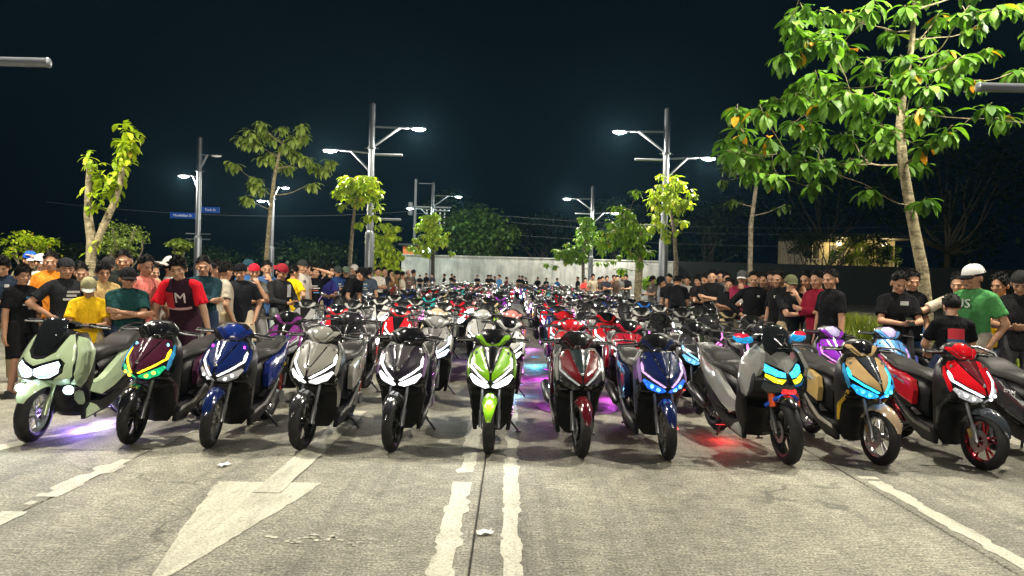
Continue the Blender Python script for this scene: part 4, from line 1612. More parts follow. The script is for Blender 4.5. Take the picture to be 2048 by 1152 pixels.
# conical tree at the far lamp
D = 54
tk = [P3(1168, 560, D), P3(1166, 520, D), P3(1172, 470, D)]
tk[0].z = 0
tips = []
for _ in range(90):
    u = rr.random()
    yy = 432 + 92 * u
    tips.append(P3(1175 + rr.gauss(0, 1) * (6 + 20 * u), yy, D + rr.uniform(-1.5, 1.5)))
tips += [P3(rr.gauss(1135, 20), rr.gauss(505, 9), D) for _ in range(34)]
tree('conical_tree', 'dense conical tree standing against the pale wall', tk, [.14, .12, .06], tips, 13, .46, 'bark_grey', 'leaf_mid', 15, .03)
# round tree at the left far lamp
D = 55
tk = [P3(866, 560, D), P3(866, 510, D), P3(865, 470, D)]
tk[0].z = 0
tips = []
for _ in range(100):
    u = rr.random()
    tips.append(P3(862 + rr.gauss(0, 1) * (8 + 17 * u), 425 + 80 * u, D + rr.uniform(-1.5, 1.5)))
tree('domed_tree', 'domed yellow green tree rising over the orange hut', tk, [.16, .14, .06], tips, 13, .46, 'bark_dark', 'leaf_bright', 16, .03)
# bush at the wall's end
D = 46
tk = [P3(770, 570, D), P3(770, 530, D), P3(768, 490, D)]
tk[0].z = 0
tips = [P3(rr.gauss(772, 17), 445 + 105 * rr.random() ** .8, D + rr.uniform(-1.3, 1.3)) for _ in range(150)]
tree('overgrown_bush', 'tall overgrown bush where the pale wall ends', tk, [.15, .12, .06], tips, 9, .42, 'bark_dark', 'leaf_bright', 17, .04, bend=.02)
# small bright tree at the left lamp post
D = 29
tk = [P3(699, 560, D), P3(700, 520, D), P3(704, 470, D), P3(709, 420, D), P3(714, 390, D)]
tk[0].z = 0
tips = [P3(rr.gauss(716, 21), rr.gauss(372, 15), D + rr.uniform(-.9, .9)) for _ in range(36)] + [P3(x, y, D) for x, y in ((675, 385), (680, 370), (752, 390), (760, 378), (757, 408), (755, 432), (722, 445), (738, 430), (700, 395), (672, 380), (744, 352))]
tree('lollipop_tree', 'small bright tree with bare crooked trunk beside the lamp post', tk, [.09, .08, .075, .06, .035], tips, 16, .36, 'bark_grey', 'leaf_bright', 18, .022)
# sparse tall tree
D = 20
tk = [P3(528, 560, D), P3(533, 510, D), P3(541, 420, D), P3(548, 360, D), P3(558, 310, D), P3(568, 280, D)]
tk[0].z = 0
tips = [P3(x + rr.uniform(-4, 4), y + rr.uniform(-4, 4), D + rr.uniform(-.8, .8)) for x, y in ((465, 325), (490, 275), (520, 245), (515, 280), (545, 270), (570, 255), (600, 250), (605, 275), (575, 285), (540, 300), (590, 300), (523, 315), (510, 350), (505, 365), (490, 390),
         (580, 333), (618, 315), (632, 325), (655, 335), (660, 320), (645, 340), (630, 365), (515, 370), (560, 320), (610, 262), (586, 270), (500, 262), (530, 262), (596, 315), (478, 272))]
tree('sparse_tree', 'tall sparse tree with long bare limbs behind the red-capped man', tk, [.068, .064, .056, .05, .04, .022], tips, 26, .29, 'bark_pale', 'leaf_olive', 19, .022)

# pollarded twin-stem tree on the left
D = 12
rr = random.Random(21)
base = P3(184, 640, D)
base.z = 0
pt = empty('pollarded_tree', base)


def L3(px, py, dd=0):
    return P3(px, py, D + dd) - base


m = MB()
m.tube([(0, 0, 0), L3(181, 540), L3(183, 480), L3(176, 430), L3(177, 380), L3(179, 330)], [.085, .08, .078, .066, .055, .042], 12)
m.build('trunk', 'bark_pale', pt)
m = MB()
m.tube([L3(188, 500), L3(206, 455), L3(226, 410), L3(240, 370), L3(246, 330), L3(251, 305)], [.05, .06, .055, .048, .042, .036], 12)
m.build('stem', 'bark_pale', pt)
lm = []
for (x0, y0, x1, y1, n, sp) in ((179, 335, 176, 305, 26, 12), (190, 420, 195, 340, 46, 22), (215, 400, 235, 340, 60, 20), (240, 340, 250, 300, 34, 22), (248, 310, 250, 245, 70, 24), (256, 300, 270, 270, 46, 16), (175, 505, 195, 480, 14, 14), (200, 345, 225, 380, 30, 18)):
    for k in range(n):
        u = rr.random()
        p = L3(x0 + (x1 - x0) * u + rr.gauss(0, sp * .4), y0 + (y1 - y0) * u + rr.gauss(0, 5), rr.gauss(0, .15))
        a = rr.uniform(0, 6.283)
        e = rr.uniform(-.9, .6)
        lm.append(leaf_mat(p, Vector((math.cos(a) * math.cos(e), math.sin(a) * math.cos(e), math.sin(e))), Vector((0, 0, 1)), rr.uniform(.15, .24)))
if True:
    me = bpy.data.meshes.new('leaf')
    me.from_pydata([tuple(p) for p in LEAF_V], [], LEAF_F)
    me.materials.append(M_('leaf_bright'))
    me.polygons.foreach_set('use_smooth', [True] * len(me.polygons))
    for M in lm[:290]:
        o = put('leaf', me, pt)
        o.matrix_basis = M
    if lm[290:]:
        tag(put('foliage', leaves_mesh('foliage', lm[290:], 'leaf_bright'), pt), kind='stuff')
tag(pt, 'pollarded tree with two thick stems sprouting leaves above the crowd', 'tree', 'planted street trees')


def mass(name, label, px, py, d, rx, ry, n, leaf, L, seed, cat='tree', trunk=True, bark='bark_dark', depth=None, group='trees beyond the lot'):
    """a farther tree or shrub: trunk, limbs and a crown of clumped small leaves"""
    rr = random.Random(seed)
    c = P3(px, py, d)
    W_, H_ = rx / FPX * d, ry / FPX * d
    base = Vector((c.x, d, 0))
    root = empty(name, base)
    c = c - base
    clumps = []
    for _ in range(max(6, int(n / 45))):
        while True:
            q = Vector((rr.uniform(-1, 1), rr.uniform(-1, 1), rr.uniform(-1, 1)))
            if .25 < q.length < 1:
                break
        clumps.append(c + Vector((q.x * W_, q.y * (depth or W_), q.z * H_)))
    lm = []
    for k in range(n):
        cc = clumps[k % len(clumps)]
        p = cc + Vector((rr.gauss(0, .16 * W_), rr.gauss(0, .16 * W_), rr.gauss(0, .13 * H_)))
        a, e = rr.uniform(0, 6.283), rr.uniform(-1.1, .7)
        lm.append(leaf_mat(p, Vector((math.cos(a) * math.cos(e), math.sin(a) * math.cos(e), math.sin(e))), Vector((rr.uniform(-.5, .5), rr.uniform(-.5, .5), 1)), L * rr.uniform(.6, 1.3)))
    tag(put('crown', leaves_mesh('crown', lm, leaf, True), root), kind='stuff')
    m = MB()
    r0 = max(.04, W_ * .05)
    if trunk:
        m.tube([(0, 0, 0), (0, 0, c.z * .5), (0, 0, c.z)], [r0, r0 * .8, r0 * .4], 8)
    for q in clumps[::3]:
        limb(m, (0, 0, max(.1, c.z * .45)), q, r0 * .4, .02, -.03, rr, 5)
    m.build('trunk', bark, root)
    tag(root, label, cat, group)
    return root


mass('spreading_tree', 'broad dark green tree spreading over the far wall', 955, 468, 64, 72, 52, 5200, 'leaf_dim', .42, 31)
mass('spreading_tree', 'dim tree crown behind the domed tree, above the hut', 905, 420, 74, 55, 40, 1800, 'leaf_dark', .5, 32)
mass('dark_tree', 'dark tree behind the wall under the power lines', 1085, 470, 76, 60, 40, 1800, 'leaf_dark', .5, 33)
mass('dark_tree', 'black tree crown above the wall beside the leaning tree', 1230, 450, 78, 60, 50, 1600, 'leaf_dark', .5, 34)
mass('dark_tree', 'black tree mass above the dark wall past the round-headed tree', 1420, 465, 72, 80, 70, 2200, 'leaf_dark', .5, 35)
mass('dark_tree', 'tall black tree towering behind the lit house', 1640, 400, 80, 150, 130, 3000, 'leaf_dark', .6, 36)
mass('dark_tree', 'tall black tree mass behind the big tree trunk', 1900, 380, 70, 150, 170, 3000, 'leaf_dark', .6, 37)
mass('creeper_shrub', 'yellow lit shrub growing before the house balcony', 1700, 500, 61.5, 26, 22, 900, 'leaf_bright', .22, 38, 'shrub')
mass('creeper_shrub', 'green lit shrub at the far end of the house', 1775, 508, 61.5, 26, 26, 900, 'leaf_mid', .22, 39, 'shrub')
mass('creeper_shrub', 'dark leaves hanging before the first house window', 1612, 494, 61.2, 32, 26, 1500, 'leaf_dark', .22, 143, 'shrub')
mass('creeper_shrub', 'yellowish creeper climbing over the balcony rail', 1715, 520, 61.4, 30, 12, 800, 'leaf_bright', .2, 144, 'shrub')
mass('creeper_shrub', 'dark tree limb leaves across the house front', 1755, 500, 61.0, 26, 34, 1100, 'leaf_dark', .22, 145, 'shrub')
mass('creeper_shrub', 'dim shrub half covering the house lettering', 1672, 515, 61.3, 20, 14, 500, 'leaf_mid', .2, 142, 'shrub')
mass('creeper_shrub', 'dark leafy branch hanging across the house roof', 1660, 474, 61, 90, 12, 1500, 'leaf_dark', .25, 140, 'shrub', trunk=False)
mass('creeper_shrub', 'yellow green creeper between the two lit shrubs', 1738, 496, 61.8, 24, 26, 900, 'leaf_bright', .22, 141, 'shrub')
mass('creeper_shrub', 'dark hedge tuft overhanging the lit balcony end', 1590, 478, 61, 30, 14, 600, 'leaf_dark', .22, 40, 'shrub')
mass('flowering_shrub', 'pale green shrub behind the man in a blue cap', 55, 492, 13.5, 50, 26, 900, 'leaf_bright', .09, 41, 'shrub', bark='bark_grey')
mass('twiggy_shrub', 'greyish twiggy bush behind the pollarded tree', 240, 480, 15, 50, 36, 1500, 'leaf_olive', .07, 42, 'shrub', bark='bark_grey')
mass('potted_shrub', 'small pale bush between the grey cap and the sign post', 360, 490, 16, 26, 14, 500, 'leaf_olive', .10, 43, 'shrub', bark='bark_grey')
mass('hedge_tree', 'low dark hedge tree on the horizon behind the sign post', 430, 520, 60, 90, 26, 1500, 'leaf_dark', .4, 44)
mass('hedge_tree', 'low dark hedge tree on the horizon behind the sparse tree', 620, 510, 62, 90, 34, 1800, 'leaf_dark', .4, 45)
mass('hedge_tree', 'low dark hedge tree on the horizon above the blue-capped man', 130, 510, 50, 130, 30, 1500, 'leaf_dark', .4, 46)
mass('low_shrub', 'green shrub at the foot of the wall behind the pale trunk', 1300, 568, 32, 20, 12, 700, 'leaf_mid', .14, 47, 'shrub')
# ------------------------------------------------------------------ people
def skinmat():
    t = NT('skin')
    oi = t.n('ShaderNodeObjectInfo')
    f = t.noise(t.coord(), 9, 4)
    c = t.mix(1.0, oi.outputs['Color'], t.ramp(f, [(.3, (.86, .82, .80)), (.7, (1.1, 1.06, 1.03))]), 'MULTIPLY')
    t.set(BaseColor=c, Roughness=.5)


skinmat()
t = NT('cloth')
oi = t.n('ShaderNodeObjectInfo')
v = t.coord()
fold = t.noise(t.coord('Object', (9, 9, 5)), 1.0, 4, .6, 1.5)
c = t.mix(1.0, oi.outputs['Color'], t.ramp(fold, [(.3, (.82,) * 3), (.7, (1.15,) * 3)]), 'MULTIPLY')
t.set(BaseColor=c, Roughness=.88, IORlevel=.08, Normal=t.bump(fold, 1.0, .035))
t = NT('denim')
oi = t.n('ShaderNodeObjectInfo')
f = t.noise(t.coord('Object', (1, 1, .6)), 7, 4)
f2 = t.noise(t.coord('Object', (9, 9, 6)), 1, 4, .6, 1.2)
c = t.mix(1.0, oi.outputs['Color'], t.ramp(f, [(.3, (.75,) * 3), (.7, (1.25,) * 3)]), 'MULTIPLY')
t.set(BaseColor=c, Roughness=.85, IORlevel=.08, Normal=t.bump(f2, .8, .025))
simple('hair', (.0045, .004, .0038), .7, 0, 0, .3, 60, .8, 160).set(IORlevel=.12)
simple('eye_dark', (.012, .010, .009), .2)
simple('phone_body', (.01, .01, .012), .15, 0, .4)
simple('shoe', (.06, .06, .06), .6)
t = objcol('print', .7)
DG = bpy.context.evaluated_depsgraph_get


def remesh(mb, voxel, ratio, smooth=2):
    me = bpy.data.meshes.new('tmp')
    me.from_pydata(mb.v, [], mb.f)
    bm = bmesh.new()
    bm.from_mesh(me)
    bmesh.ops.recalc_face_normals(bm, faces=bm.faces[:])
    bm.to_mesh(me)
    bm.free()
    o = bpy.data.objects.new('tmp', me)
    COL.objects.link(o)
    r = o.modifiers.new('r', 'REMESH')
    r.mode = 'VOXEL'
    r.voxel_size = voxel
    if smooth:
        s = o.modifiers.new('s', 'SMOOTH')
        s.factor = .5
        s.iterations = smooth
    if ratio < 1:
        d = o.modifiers.new('d', 'DECIMATE')
        d.ratio = ratio
    bpy.context.view_layer.update()
    out = bpy.data.meshes.new_from_object(o.evaluated_get(DG()))
    bpy.data.objects.remove(o)
    bpy.data.meshes.remove(me)
    out.polygons.foreach_set('use_smooth', [True] * len(out.polygons))
    return out


def ik(a, b, l1, l2, hint):
    a, b, hint = Vector(a), Vector(b), Vector(hint)
    d = b - a
    L = min(d.length, (l1 + l2) * .999)
    d.normalize()
    b = a + d * L
    x = (l1 * l1 - l2 * l2 + L * L) / (2 * L)
    h = math.sqrt(max(0, l1 * l1 - x * x))
    n = hint - d * hint.dot(d)
    n = n.normalized() if n.length > 1e-5 else Vector((0, 1, 0))
    return a + d * x + n * h, b


def hand(m, w, d, nrm, curl=.5, s=1):
    """palm, four fingers of unequal length and a thumb on its side"""
    d = d.normalized()
    nrm = (nrm - d * nrm.dot(d)).normalized()
    side = d.cross(nrm)
    M = Matrix((side, d, nrm)).transposed()
    m.ell(w + d * .045, (.038, .052, .016), 12, 8, M)
    m.cap(w - d * .01, w + d * .03, .025, .026, 8)
    for k, (off, L) in enumerate(((-.029, .066), (-.010, .076), (.010, .072), (.028, .056))):
        p = w + d * .082 + side * off
        q = p + (d * math.cos(curl * .6) + nrm * math.sin(curl * .6)) * L * .5
        e = q + (d * math.cos(curl * 1.7) + nrm * math.sin(curl * 1.7)) * L * .5
        m.cap(p - d * .02, q, .0098, .0092, 7)
        m.cap(q, e, .0092, .0080, 7)
    p = w + d * .03 + side * (-.034 * s)
    q = p + (d * .7 - side * .6 * s + nrm * .35).normalized() * .035
    e = q + (d * .95 + nrm * .4).normalized() * .03
    m.cap(p, q, .0115, .0105, 7)
    m.cap(q, e, .0105, .0085, 7)


def head_shapes(m, H):
    def E(c, r, seg=16, rings=10):
        m.ell(H @ Vector(c), r, seg, rings, H.to_3x3())
    E((0, .012, .10), (.076, .094, .088), 20, 14)            # cranium
    E((0, -.018, .055), (.064, .074, .085), 20, 14)          # face
    E((0, -.040, .0), (.047, .046, .042))                    # jaw
    E((0, -.066, -.018), (.024, .022, .020))                 # chin
    E((0, -.078, .088), (.046, .016, .012))                  # brow
    m.cap(H @ Vector((0, -.088, .072)), H @ Vector((0, -.104, .042)), .009, .0155, 8)
    for s in (-1, 1):
        E((s * .012, -.094, .040), (.010, .011, .009), 8, 6)
        E((s * .040, -.062, .045), (.022, .02, .02), 10, 8)  # cheek
        E((s * .077, .016, .055), (.011, .020, .032), 10, 8)  # ear
    E((0, -.084, .012), (.023, .010, .0085), 10, 8)          # lips
    E((0, -.082, .002), (.020, .009, .007), 10, 8)


def hair_mesh(H, style):
    m = MB()
    rr = random.Random(hash(style) % 99 if False else len(style) * 7)
    n, k = 28, 9
    low = crv([(0, .66), (.5, .60), (.85, .34), (1.15, -.05), (1.4, -.02), (1.9, -.30), (3.15, -.62)])
    if style == 'fringe':
        low = crv([(0, .34), (.5, .36), (.9, .02), (1.4, -.30), (1.9, -.45), (3.15, -.75)])
    if style == 'fade':
        low = crv([(0, .70), (.5, .62), (.9, .30), (1.4, .16), (1.9, .0), (3.15, -.25)])
    if style == 'tied':
        low = crv([(0, .72), (.5, .55), (.9, .05), (1.4, -.35), (1.9, -.45), (3.15, -.75)])
    rings = []
    c = Vector((0, .010, .088))
    for i in range(n):
        a = 2 * math.pi * i / n
        ad = a if a <= math.pi else 2 * math.pi - a
        e0 = low(ad)
        for j in range(k + 1):
            e = e0 + (math.pi / 2 - e0) * j / k
            lump = .97 + .045 * math.sin(a * 9 + j * 2.1) + .03 * math.sin(a * 17 - j * 3) + rr.uniform(-.035, .035) + .10 * max(0, math.sin(e)) ** 2 + (.06 if style in ('fringe',) else 0)
            if style == 'fade':
                lump += .10 * max(0, math.sin(e)) * (1 if ad < 1.6 else .6)
            if style == 'under':
                lump = .96
            p = Vector((math.sin(a) * math.cos(e) * .083, -math.cos(a) * math.cos(e) * .106, math.sin(e) * .108)) * lump
            rings.append(H @ (c + p))
        e = e0 + .05
        rings.append(H @ (c + Vector((math.sin(a) * math.cos(e) * .066, -math.cos(a) * math.cos(e) * .085, math.sin(e) * .09))))
    K = k + 2
    fs = []
    for i in range(n):
        i2 = (i + 1) % n
        for j in range(k):
            fs.append((i * K + j, i2 * K + j, i2 * K + j + 1, i * K + j + 1))
        fs.append((i * K + K - 1, i2 * K + K - 1, i2 * K, i * K))
    m.add(rings, fs)
    for _ in range(0 if style == 'under' else 70 if style != 'fade' else 50):           # loose tufts that break the outline
        a, e = rr.uniform(0, 6.283), rr.uniform(.25, 1.5)
        ad = a if a <= math.pi else 2 * math.pi - a
        if e < low(ad) + .1:
            continue
        d_ = Vector((math.sin(a) * math.cos(e) * .083, -math.cos(a) * math.cos(e) * .106, math.sin(e) * .112))
        tw = Vector((rr.uniform(-1, 1), rr.uniform(-1, .4), rr.uniform(-.2, .8))) * .022
        m.tube([H @ (c + d_ * .95), H @ (c + d_ * 1.08 + tw * .5), H @ (c + d_ * 1.14 + tw)], [.012, .009, .002], 5)
    if style == 'tied':
        m.tube([H @ Vector(p) for p in ((0, .10, .10), (0, .15, .09), (0, .17, .03), (0, .165, -.06))], [.025, .035, .03, .012], 10)
    return m.mesh('hair', 'hair', True, 80)


def cap_mesh(H, back=False, beanie=False):
    m = MB()
    n, k = 26, 7
    c = Vector((0, .012, .095))
    vs = []
    for i in range(n):
        a = 2 * math.pi * i / n
        for j in range(k + 1):
            e = .12 + (math.pi / 2 - .12) * j / k
            p = Vector((math.sin(a) * math.cos(e) ** .8 * .088, -math.cos(a) * math.cos(e) ** .8 * .110, math.sin(e) * .112))
            vs.append(H @ (c + p))
        p = Vector((math.sin(a) * .080, -math.cos(a) * .102, .012))
        vs.append(H @ (c + p))
    K = k + 2
    fs = []
    for i in range(n):
        i2 = (i + 1) % n
        for j in range(k):
            fs.append((i * K + j, i2 * K + j, i2 * K + j + 1, i * K + j + 1))
        fs.append((i * K + K - 1, i2 * K + K - 1, i2 * K, i * K))
    m.add(vs, fs)
    dome = m.mesh('cap', 'cloth', True, 80)
    brim = None
    if not beanie:
        b = MB()
        s = 1 if back else -1
        rings = []
        for i in range(9):
            a = -1.0 + 2.0 * i / 8
            x0, y0 = math.sin(a) * .084, math.cos(a) * .104
            x1, y1 = math.sin(a) * .088, math.cos(a) * .12 + .075 * math.cos(a * 1.35)
            dz = -.018 * a * a
            rings.append([H @ (c + Vector((x0, s * y0, .016 + dz))), H @ (c + Vector((x1, s * y1, .002 + dz * 1.2))), H @ (c + Vector((x1, s * y1, -.004 + dz * 1.2))), H @ (c + Vector((x0, s * y0, .006 + dz)))])
        b.loft(rings)
        brim = b.mesh('brim', 'cloth', True)
    m = MB()
    m.ell(H @ (c + Vector((0, .012, .112))), (.010, .010, .006), 8, 5)
    return dome, brim


def build_pose(name, lean=0.0, headyaw=0.0, headpitch=.12, L=None, Rr=None, hintL=(.6, .5, -.4), hintR=(-.6, .5, -.4), curl=.6, sit=False, sleeve=.72, legs='stand', palms=None, twist=0.0):
    """joints -> one continuous body, plus shirt, trousers, shorts, hair forms, eyes and shoes"""
    pel = Vector((0, 0, .93 if not sit else .80))
    Tm = Matrix.Translation(pel) @ Matrix.Rotation(lean, 4, 'X') @ Matrix.Rotation(twist, 4, 'Z') @ Matrix.Translation(-Vector((0, 0, .93)))

    def T(p):
        return Tm @ Vector(p)
    body, shirt, longs, pants, shorts, shoes = MB(), MB(), MB(), MB(), MB(), MB()

    def ering(z, rx, ry, cy=0.0, n=18):
        return [T((rx * math.cos(2 * math.pi * k / n), cy + ry * math.sin(2 * math.pi * k / n), z)) for k in range(n)]
    body.loft([ering(*a) for a in ((.84, .10, .07), (.88, .145, .10), (.95, .150, .105), (1.06, .130, .092, -.005), (1.18, .140, .098, -.008), (1.29, .150, .100, 0), (1.35, .142, .085, .005), (1.40, .090, .062, .01), (1.44, .05, .05, .005))])
    body.cap(T((0, .008, 1.38)), T((0, -.008, 1.50)), .058, .052, 12)
    tors = ((.80, .175, .125), (.84, .178, .13), (.95, .170, .125), (1.06, .158, .118, -.005), (1.18, .163, .122, -.01), (1.27, .172, .122, -.003), (1.33, .168, .108, .002), (1.375, .130, .085, .006), (1.415, .088, .068, .006), (1.437, .066, .060, .004))
    for s_ in (shirt, longs):
        s_.loft([ering(*a) for a in tors])
    H = T((0, 0, 0)) and Tm @ Matrix.Translation((0, -.006, 1.475)) @ Matrix.Rotation(headyaw, 4, 'Z') @ Matrix.Rotation(headpitch - lean * .6, 4, 'X') @ Matrix.Diagonal((1.07, 1.07, 1.05, 1))
    head_shapes(body, H)
    wr = {}
    for s, tgt, hint in ((1, L, hintL), (-1, Rr, hintR)):
        sh = T((s * .166, .008, 1.335))
        if tgt is None:
            tgt = (s * .235, -.03, .80)
        w = T(tgt) if not isinstance(tgt, Vector) else tgt
        el, w = ik(sh, w, .285, .255, Tm.to_3x3() @ Vector(hint))
        body.cap(T((s * .09, .008, 1.375)), sh, .046, .052, 12)
        body.cap(sh, el, .050, .039, 12)
        body.cap(el, w, .041, .027, 12)
        fd = (w - el).normalized()
        nr = palms[0 if s > 0 else 1] if palms else (-s * 1, .0, .15)
        hd = fd if not (palms and len(palms) > 2) else (fd + Tm.to_3x3() @ Vector(palms[2 if s > 0 else 3])).normalized()
        hand(body, w, hd, Tm.to_3x3() @ Vector(nr), curl, -s)
        cut = sh.lerp(el, sleeve)
        for s_ in (shirt, longs):
            s_.cap(T((s * .085, .005, 1.375)), sh, .055, .063, 12)
        shirt.tube([sh.lerp(el, -.05), sh.lerp(el, .3), cut], [.062, .064, .072], 12)
        longs.cap(sh, el, .062, .054, 12)
        longs.tube([el.lerp(sh, .06), el.lerp(w, .5), el.lerp(w, .93)], [.056, .050, .041], 12)
        wr[s] = w
        hip = pel + Vector((s * .088, 0, -.03))
        if sit:
            ank = Vector((s * .24, .02, .09))
            kn, ank = ik(hip, ank, .42, .40, (s * .5, -1, .2))
        elif legs == 'step':
            ank = Vector((s * .09, -.16 * s, .085))
            kn, ank = ik(hip, ank, .42, .415, (0, -1, 0))
        else:
            ank = Vector((s * .125, .015 * s, .085))
            kn, ank = ik(hip, ank, .42, .415, (s * .2, -1, 0))
        body.cap(hip, kn, .080, .052, 12)
        body.cap(kn, ank, .054, .034, 12)
        body.cap(ank, ank + Vector((s * .01, -.11, -.045)), .036, .028, 10)
        pants.cap(pel + Vector((s * .07, 0, .03)), hip, .098, .098, 14)
        pants.tube([hip + Vector((0, 0, .06)), hip.lerp(kn, .3), kn, kn.lerp(ank, .5), ank + Vector((0, 0, -.03))], [.098, .098, .082, .078, .076], 14)
        shorts.cap(pel + Vector((s * .07, 0, .03)), hip, .100, .100, 14)
        shorts.tube([hip + Vector((0, 0, .06)), hip.lerp(kn, .3), kn.lerp(hip, .02)], [.10, .105, .105], 14)
        f = ank + Vector((s * .012, -.05, -.052))
        shoes.loft([[(f.x + x * w_, f.y + y, z) for x, z in ((-1, .0), (1, .0), (1, h_ * .55), (.6, h_), (-.6, h_), (-1, h_ * .55))] for y, w_, h_ in ((.11, .028, .055), (.09, .038, .085), (.02, .040, .09), (-.06, .046, .065), (-.12, .044, .05), (-.15, .025, .03))])
    for s_, b in ((pants, .10), (shorts, .104)):
        s_.loft([[pel + Vector((rx * math.cos(2 * math.pi * k / 16), ry * math.sin(2 * math.pi * k / 16), z)) for k in range(16)] for z, rx, ry in ((-.05, .16, .11), (.02, .165, .115), (.10, .152, .108))])
    P = {}
    P['body'] = remesh(body, .0078, .40, 1)
    P['body'].materials.append(M_('skin'))
    for nm, mb in (('shirt', shirt), ('jacket', longs)):
        P[nm] = remesh(mb, .013, .8, 3)
        P[nm].materials.append(M_('cloth'))
    for nm, mb in (('trousers', pants), ('shorts', shorts)):
        P[nm] = remesh(mb, .014, .8, 3)
        P[nm].materials.append(M_('denim'))
    P['shoes'] = shoes.mesh('shoes', 'shoe')
    e = MB()
    for s in (-1, 1):
        e.ell(H @ Vector((s * .030, -.083, .066)), (.0125, .006, .0055), 10, 6, H.to_3x3())
        e.tube([H @ Vector((s * .012, -.094, .088)), H @ Vector((s * .032, -.092, .093)), H @ Vector((s * .050, -.080, .088))], [.003, .0042, .0025], 6)
    e.tube([H @ Vector((-.022, -.0905, .006)), H @ Vector((0, -.0945, .0075)), H @ Vector((.022, -.0905, .006))], .0022, 5)
    P['eyes'] = e.mesh('eyes', 'eye_dark')
    for stl in ('short', 'fringe', 'fade', 'tied', 'under'):
        P['hair_' + stl] = hair_mesh(H, stl)
    for nm, kw in (('cap', {}), ('backcap', dict(back=True)), ('beanie', dict(beanie=True))):
        P[nm], P[nm + '_brim'] = cap_mesh(H, **kw)
    g = MB()
    for s in (-1, 1):
        g.tube([H @ Vector((s * .032 + .021 * math.cos(a), -.098, .066 + .017 * math.sin(a))) for a in [q * math.pi / 5 for q in range(11)]], .0025, 5)
        g.tube([H @ Vector((s * .053, -.095, .068)), H @ Vector((s * .078, .01, .066))], .0022, 5)
    P['glasses'] = g.mesh('glasses', 'eye_dark')
    P['T'] = Tm
    P['w'] = wr
    P['H'] = H
    return P


BOTH = dict(L=(.07, -.30, 1.06), Rr=(-.06, -.30, 1.06), palms=((-.6, .3, .8), (.6, .3, .8), (-.3, -.2, .1), (.3, -.2, .1)), headpitch=.42, hintL=(.7, .4, -.6), hintR=(-.7, .4, -.6))
POSES = {
    'relaxed': dict(headyaw=.25),
    'crossed': dict(L=(-.10, -.205, 1.145), Rr=(.10, -.185, 1.11), hintL=(.8, -.15, -.7), hintR=(-.8, -.15, -.7), palms=((.0, .9, .2), (.0, .9, .2)), curl=.5, headpitch=.15),
    'phone': BOTH,
    'chin': dict(L=(.03, -.155, 1.36), Rr=(.14, -.19, 1.10), hintL=(.5, -.2, -1), hintR=(-.8, -.1, -.7), palms=((-.2, .9, .1), (0, .8, .4)), curl=1.0, headyaw=-.15),
    'photo': dict(L=(.06, -.34, 1.45), Rr=(-.07, -.32, 1.42), hintL=(.7, .1, -.9), hintR=(-.7, .1, -.9), palms=((-.9, .2, 0), (.9, .2, 0)), curl=.9, headpitch=.05),
    'hips': dict(L=(.19, -.06, .98), Rr=(-.19, -.06, .98), hintL=(1, .5, 0), hintR=(-1, .5, 0), palms=((-.9, .2, .2), (.9, .2, .2)), headyaw=-.3),
    'pocket': dict(L=(.205, -.055, .86), Rr=(-.235, -.04, .82), hintL=(.8, .8, 0), headyaw=-.35, headpitch=.2),
    'leaning': dict(lean=.42, headpitch=.10, L=(.34, -.26, .84), Rr=(-.22, -.30, .92), hintL=(.5, .4, .3), hintR=(-.6, .4, .2), headyaw=.15, legs='step', palms=((-.3, .2, -.9), (.3, .2, -.9))),
    'bent': dict(lean=.75, headpitch=.35, L=(.14, -.36, .98), Rr=(-.16, -.38, 1.00), legs='step', palms=((-.3, .2, -.9), (.3, .2, -.9))),
    'reach': dict(L=(.225, -.05, .85), Rr=(-.60, -.20, 1.30), hintR=(0, .3, -1), palms=((-1, 0, .1), (0, -1, .1)), curl=.2, headyaw=-.5, headpitch=.18),
    'brow': dict(L=(.08, -.11, 1.60), Rr=(-.22, -.05, .86), hintL=(1, -.1, -.4), palms=((-.2, .2, -1), (1, .1, .1)), curl=.2, headyaw=.3),
    'seated': dict(sit=True, lean=.10, L=(.16, -.36, 1.02), Rr=(-.16, -.36, 1.02), hintL=(.7, .3, -.6), hintR=(-.7, .3, -.6), headpitch=.35, palms=((-.3, .2, -.9), (.3, .2, -.9))),
}
PM = {k: build_pose(k, **v) for k, v in POSES.items()}

SK = ((.50, .29, .18), (.43, .235, .14), (.56, .35, .23), (.36, .19, .115))
BLK = (.008, .008, .0095)


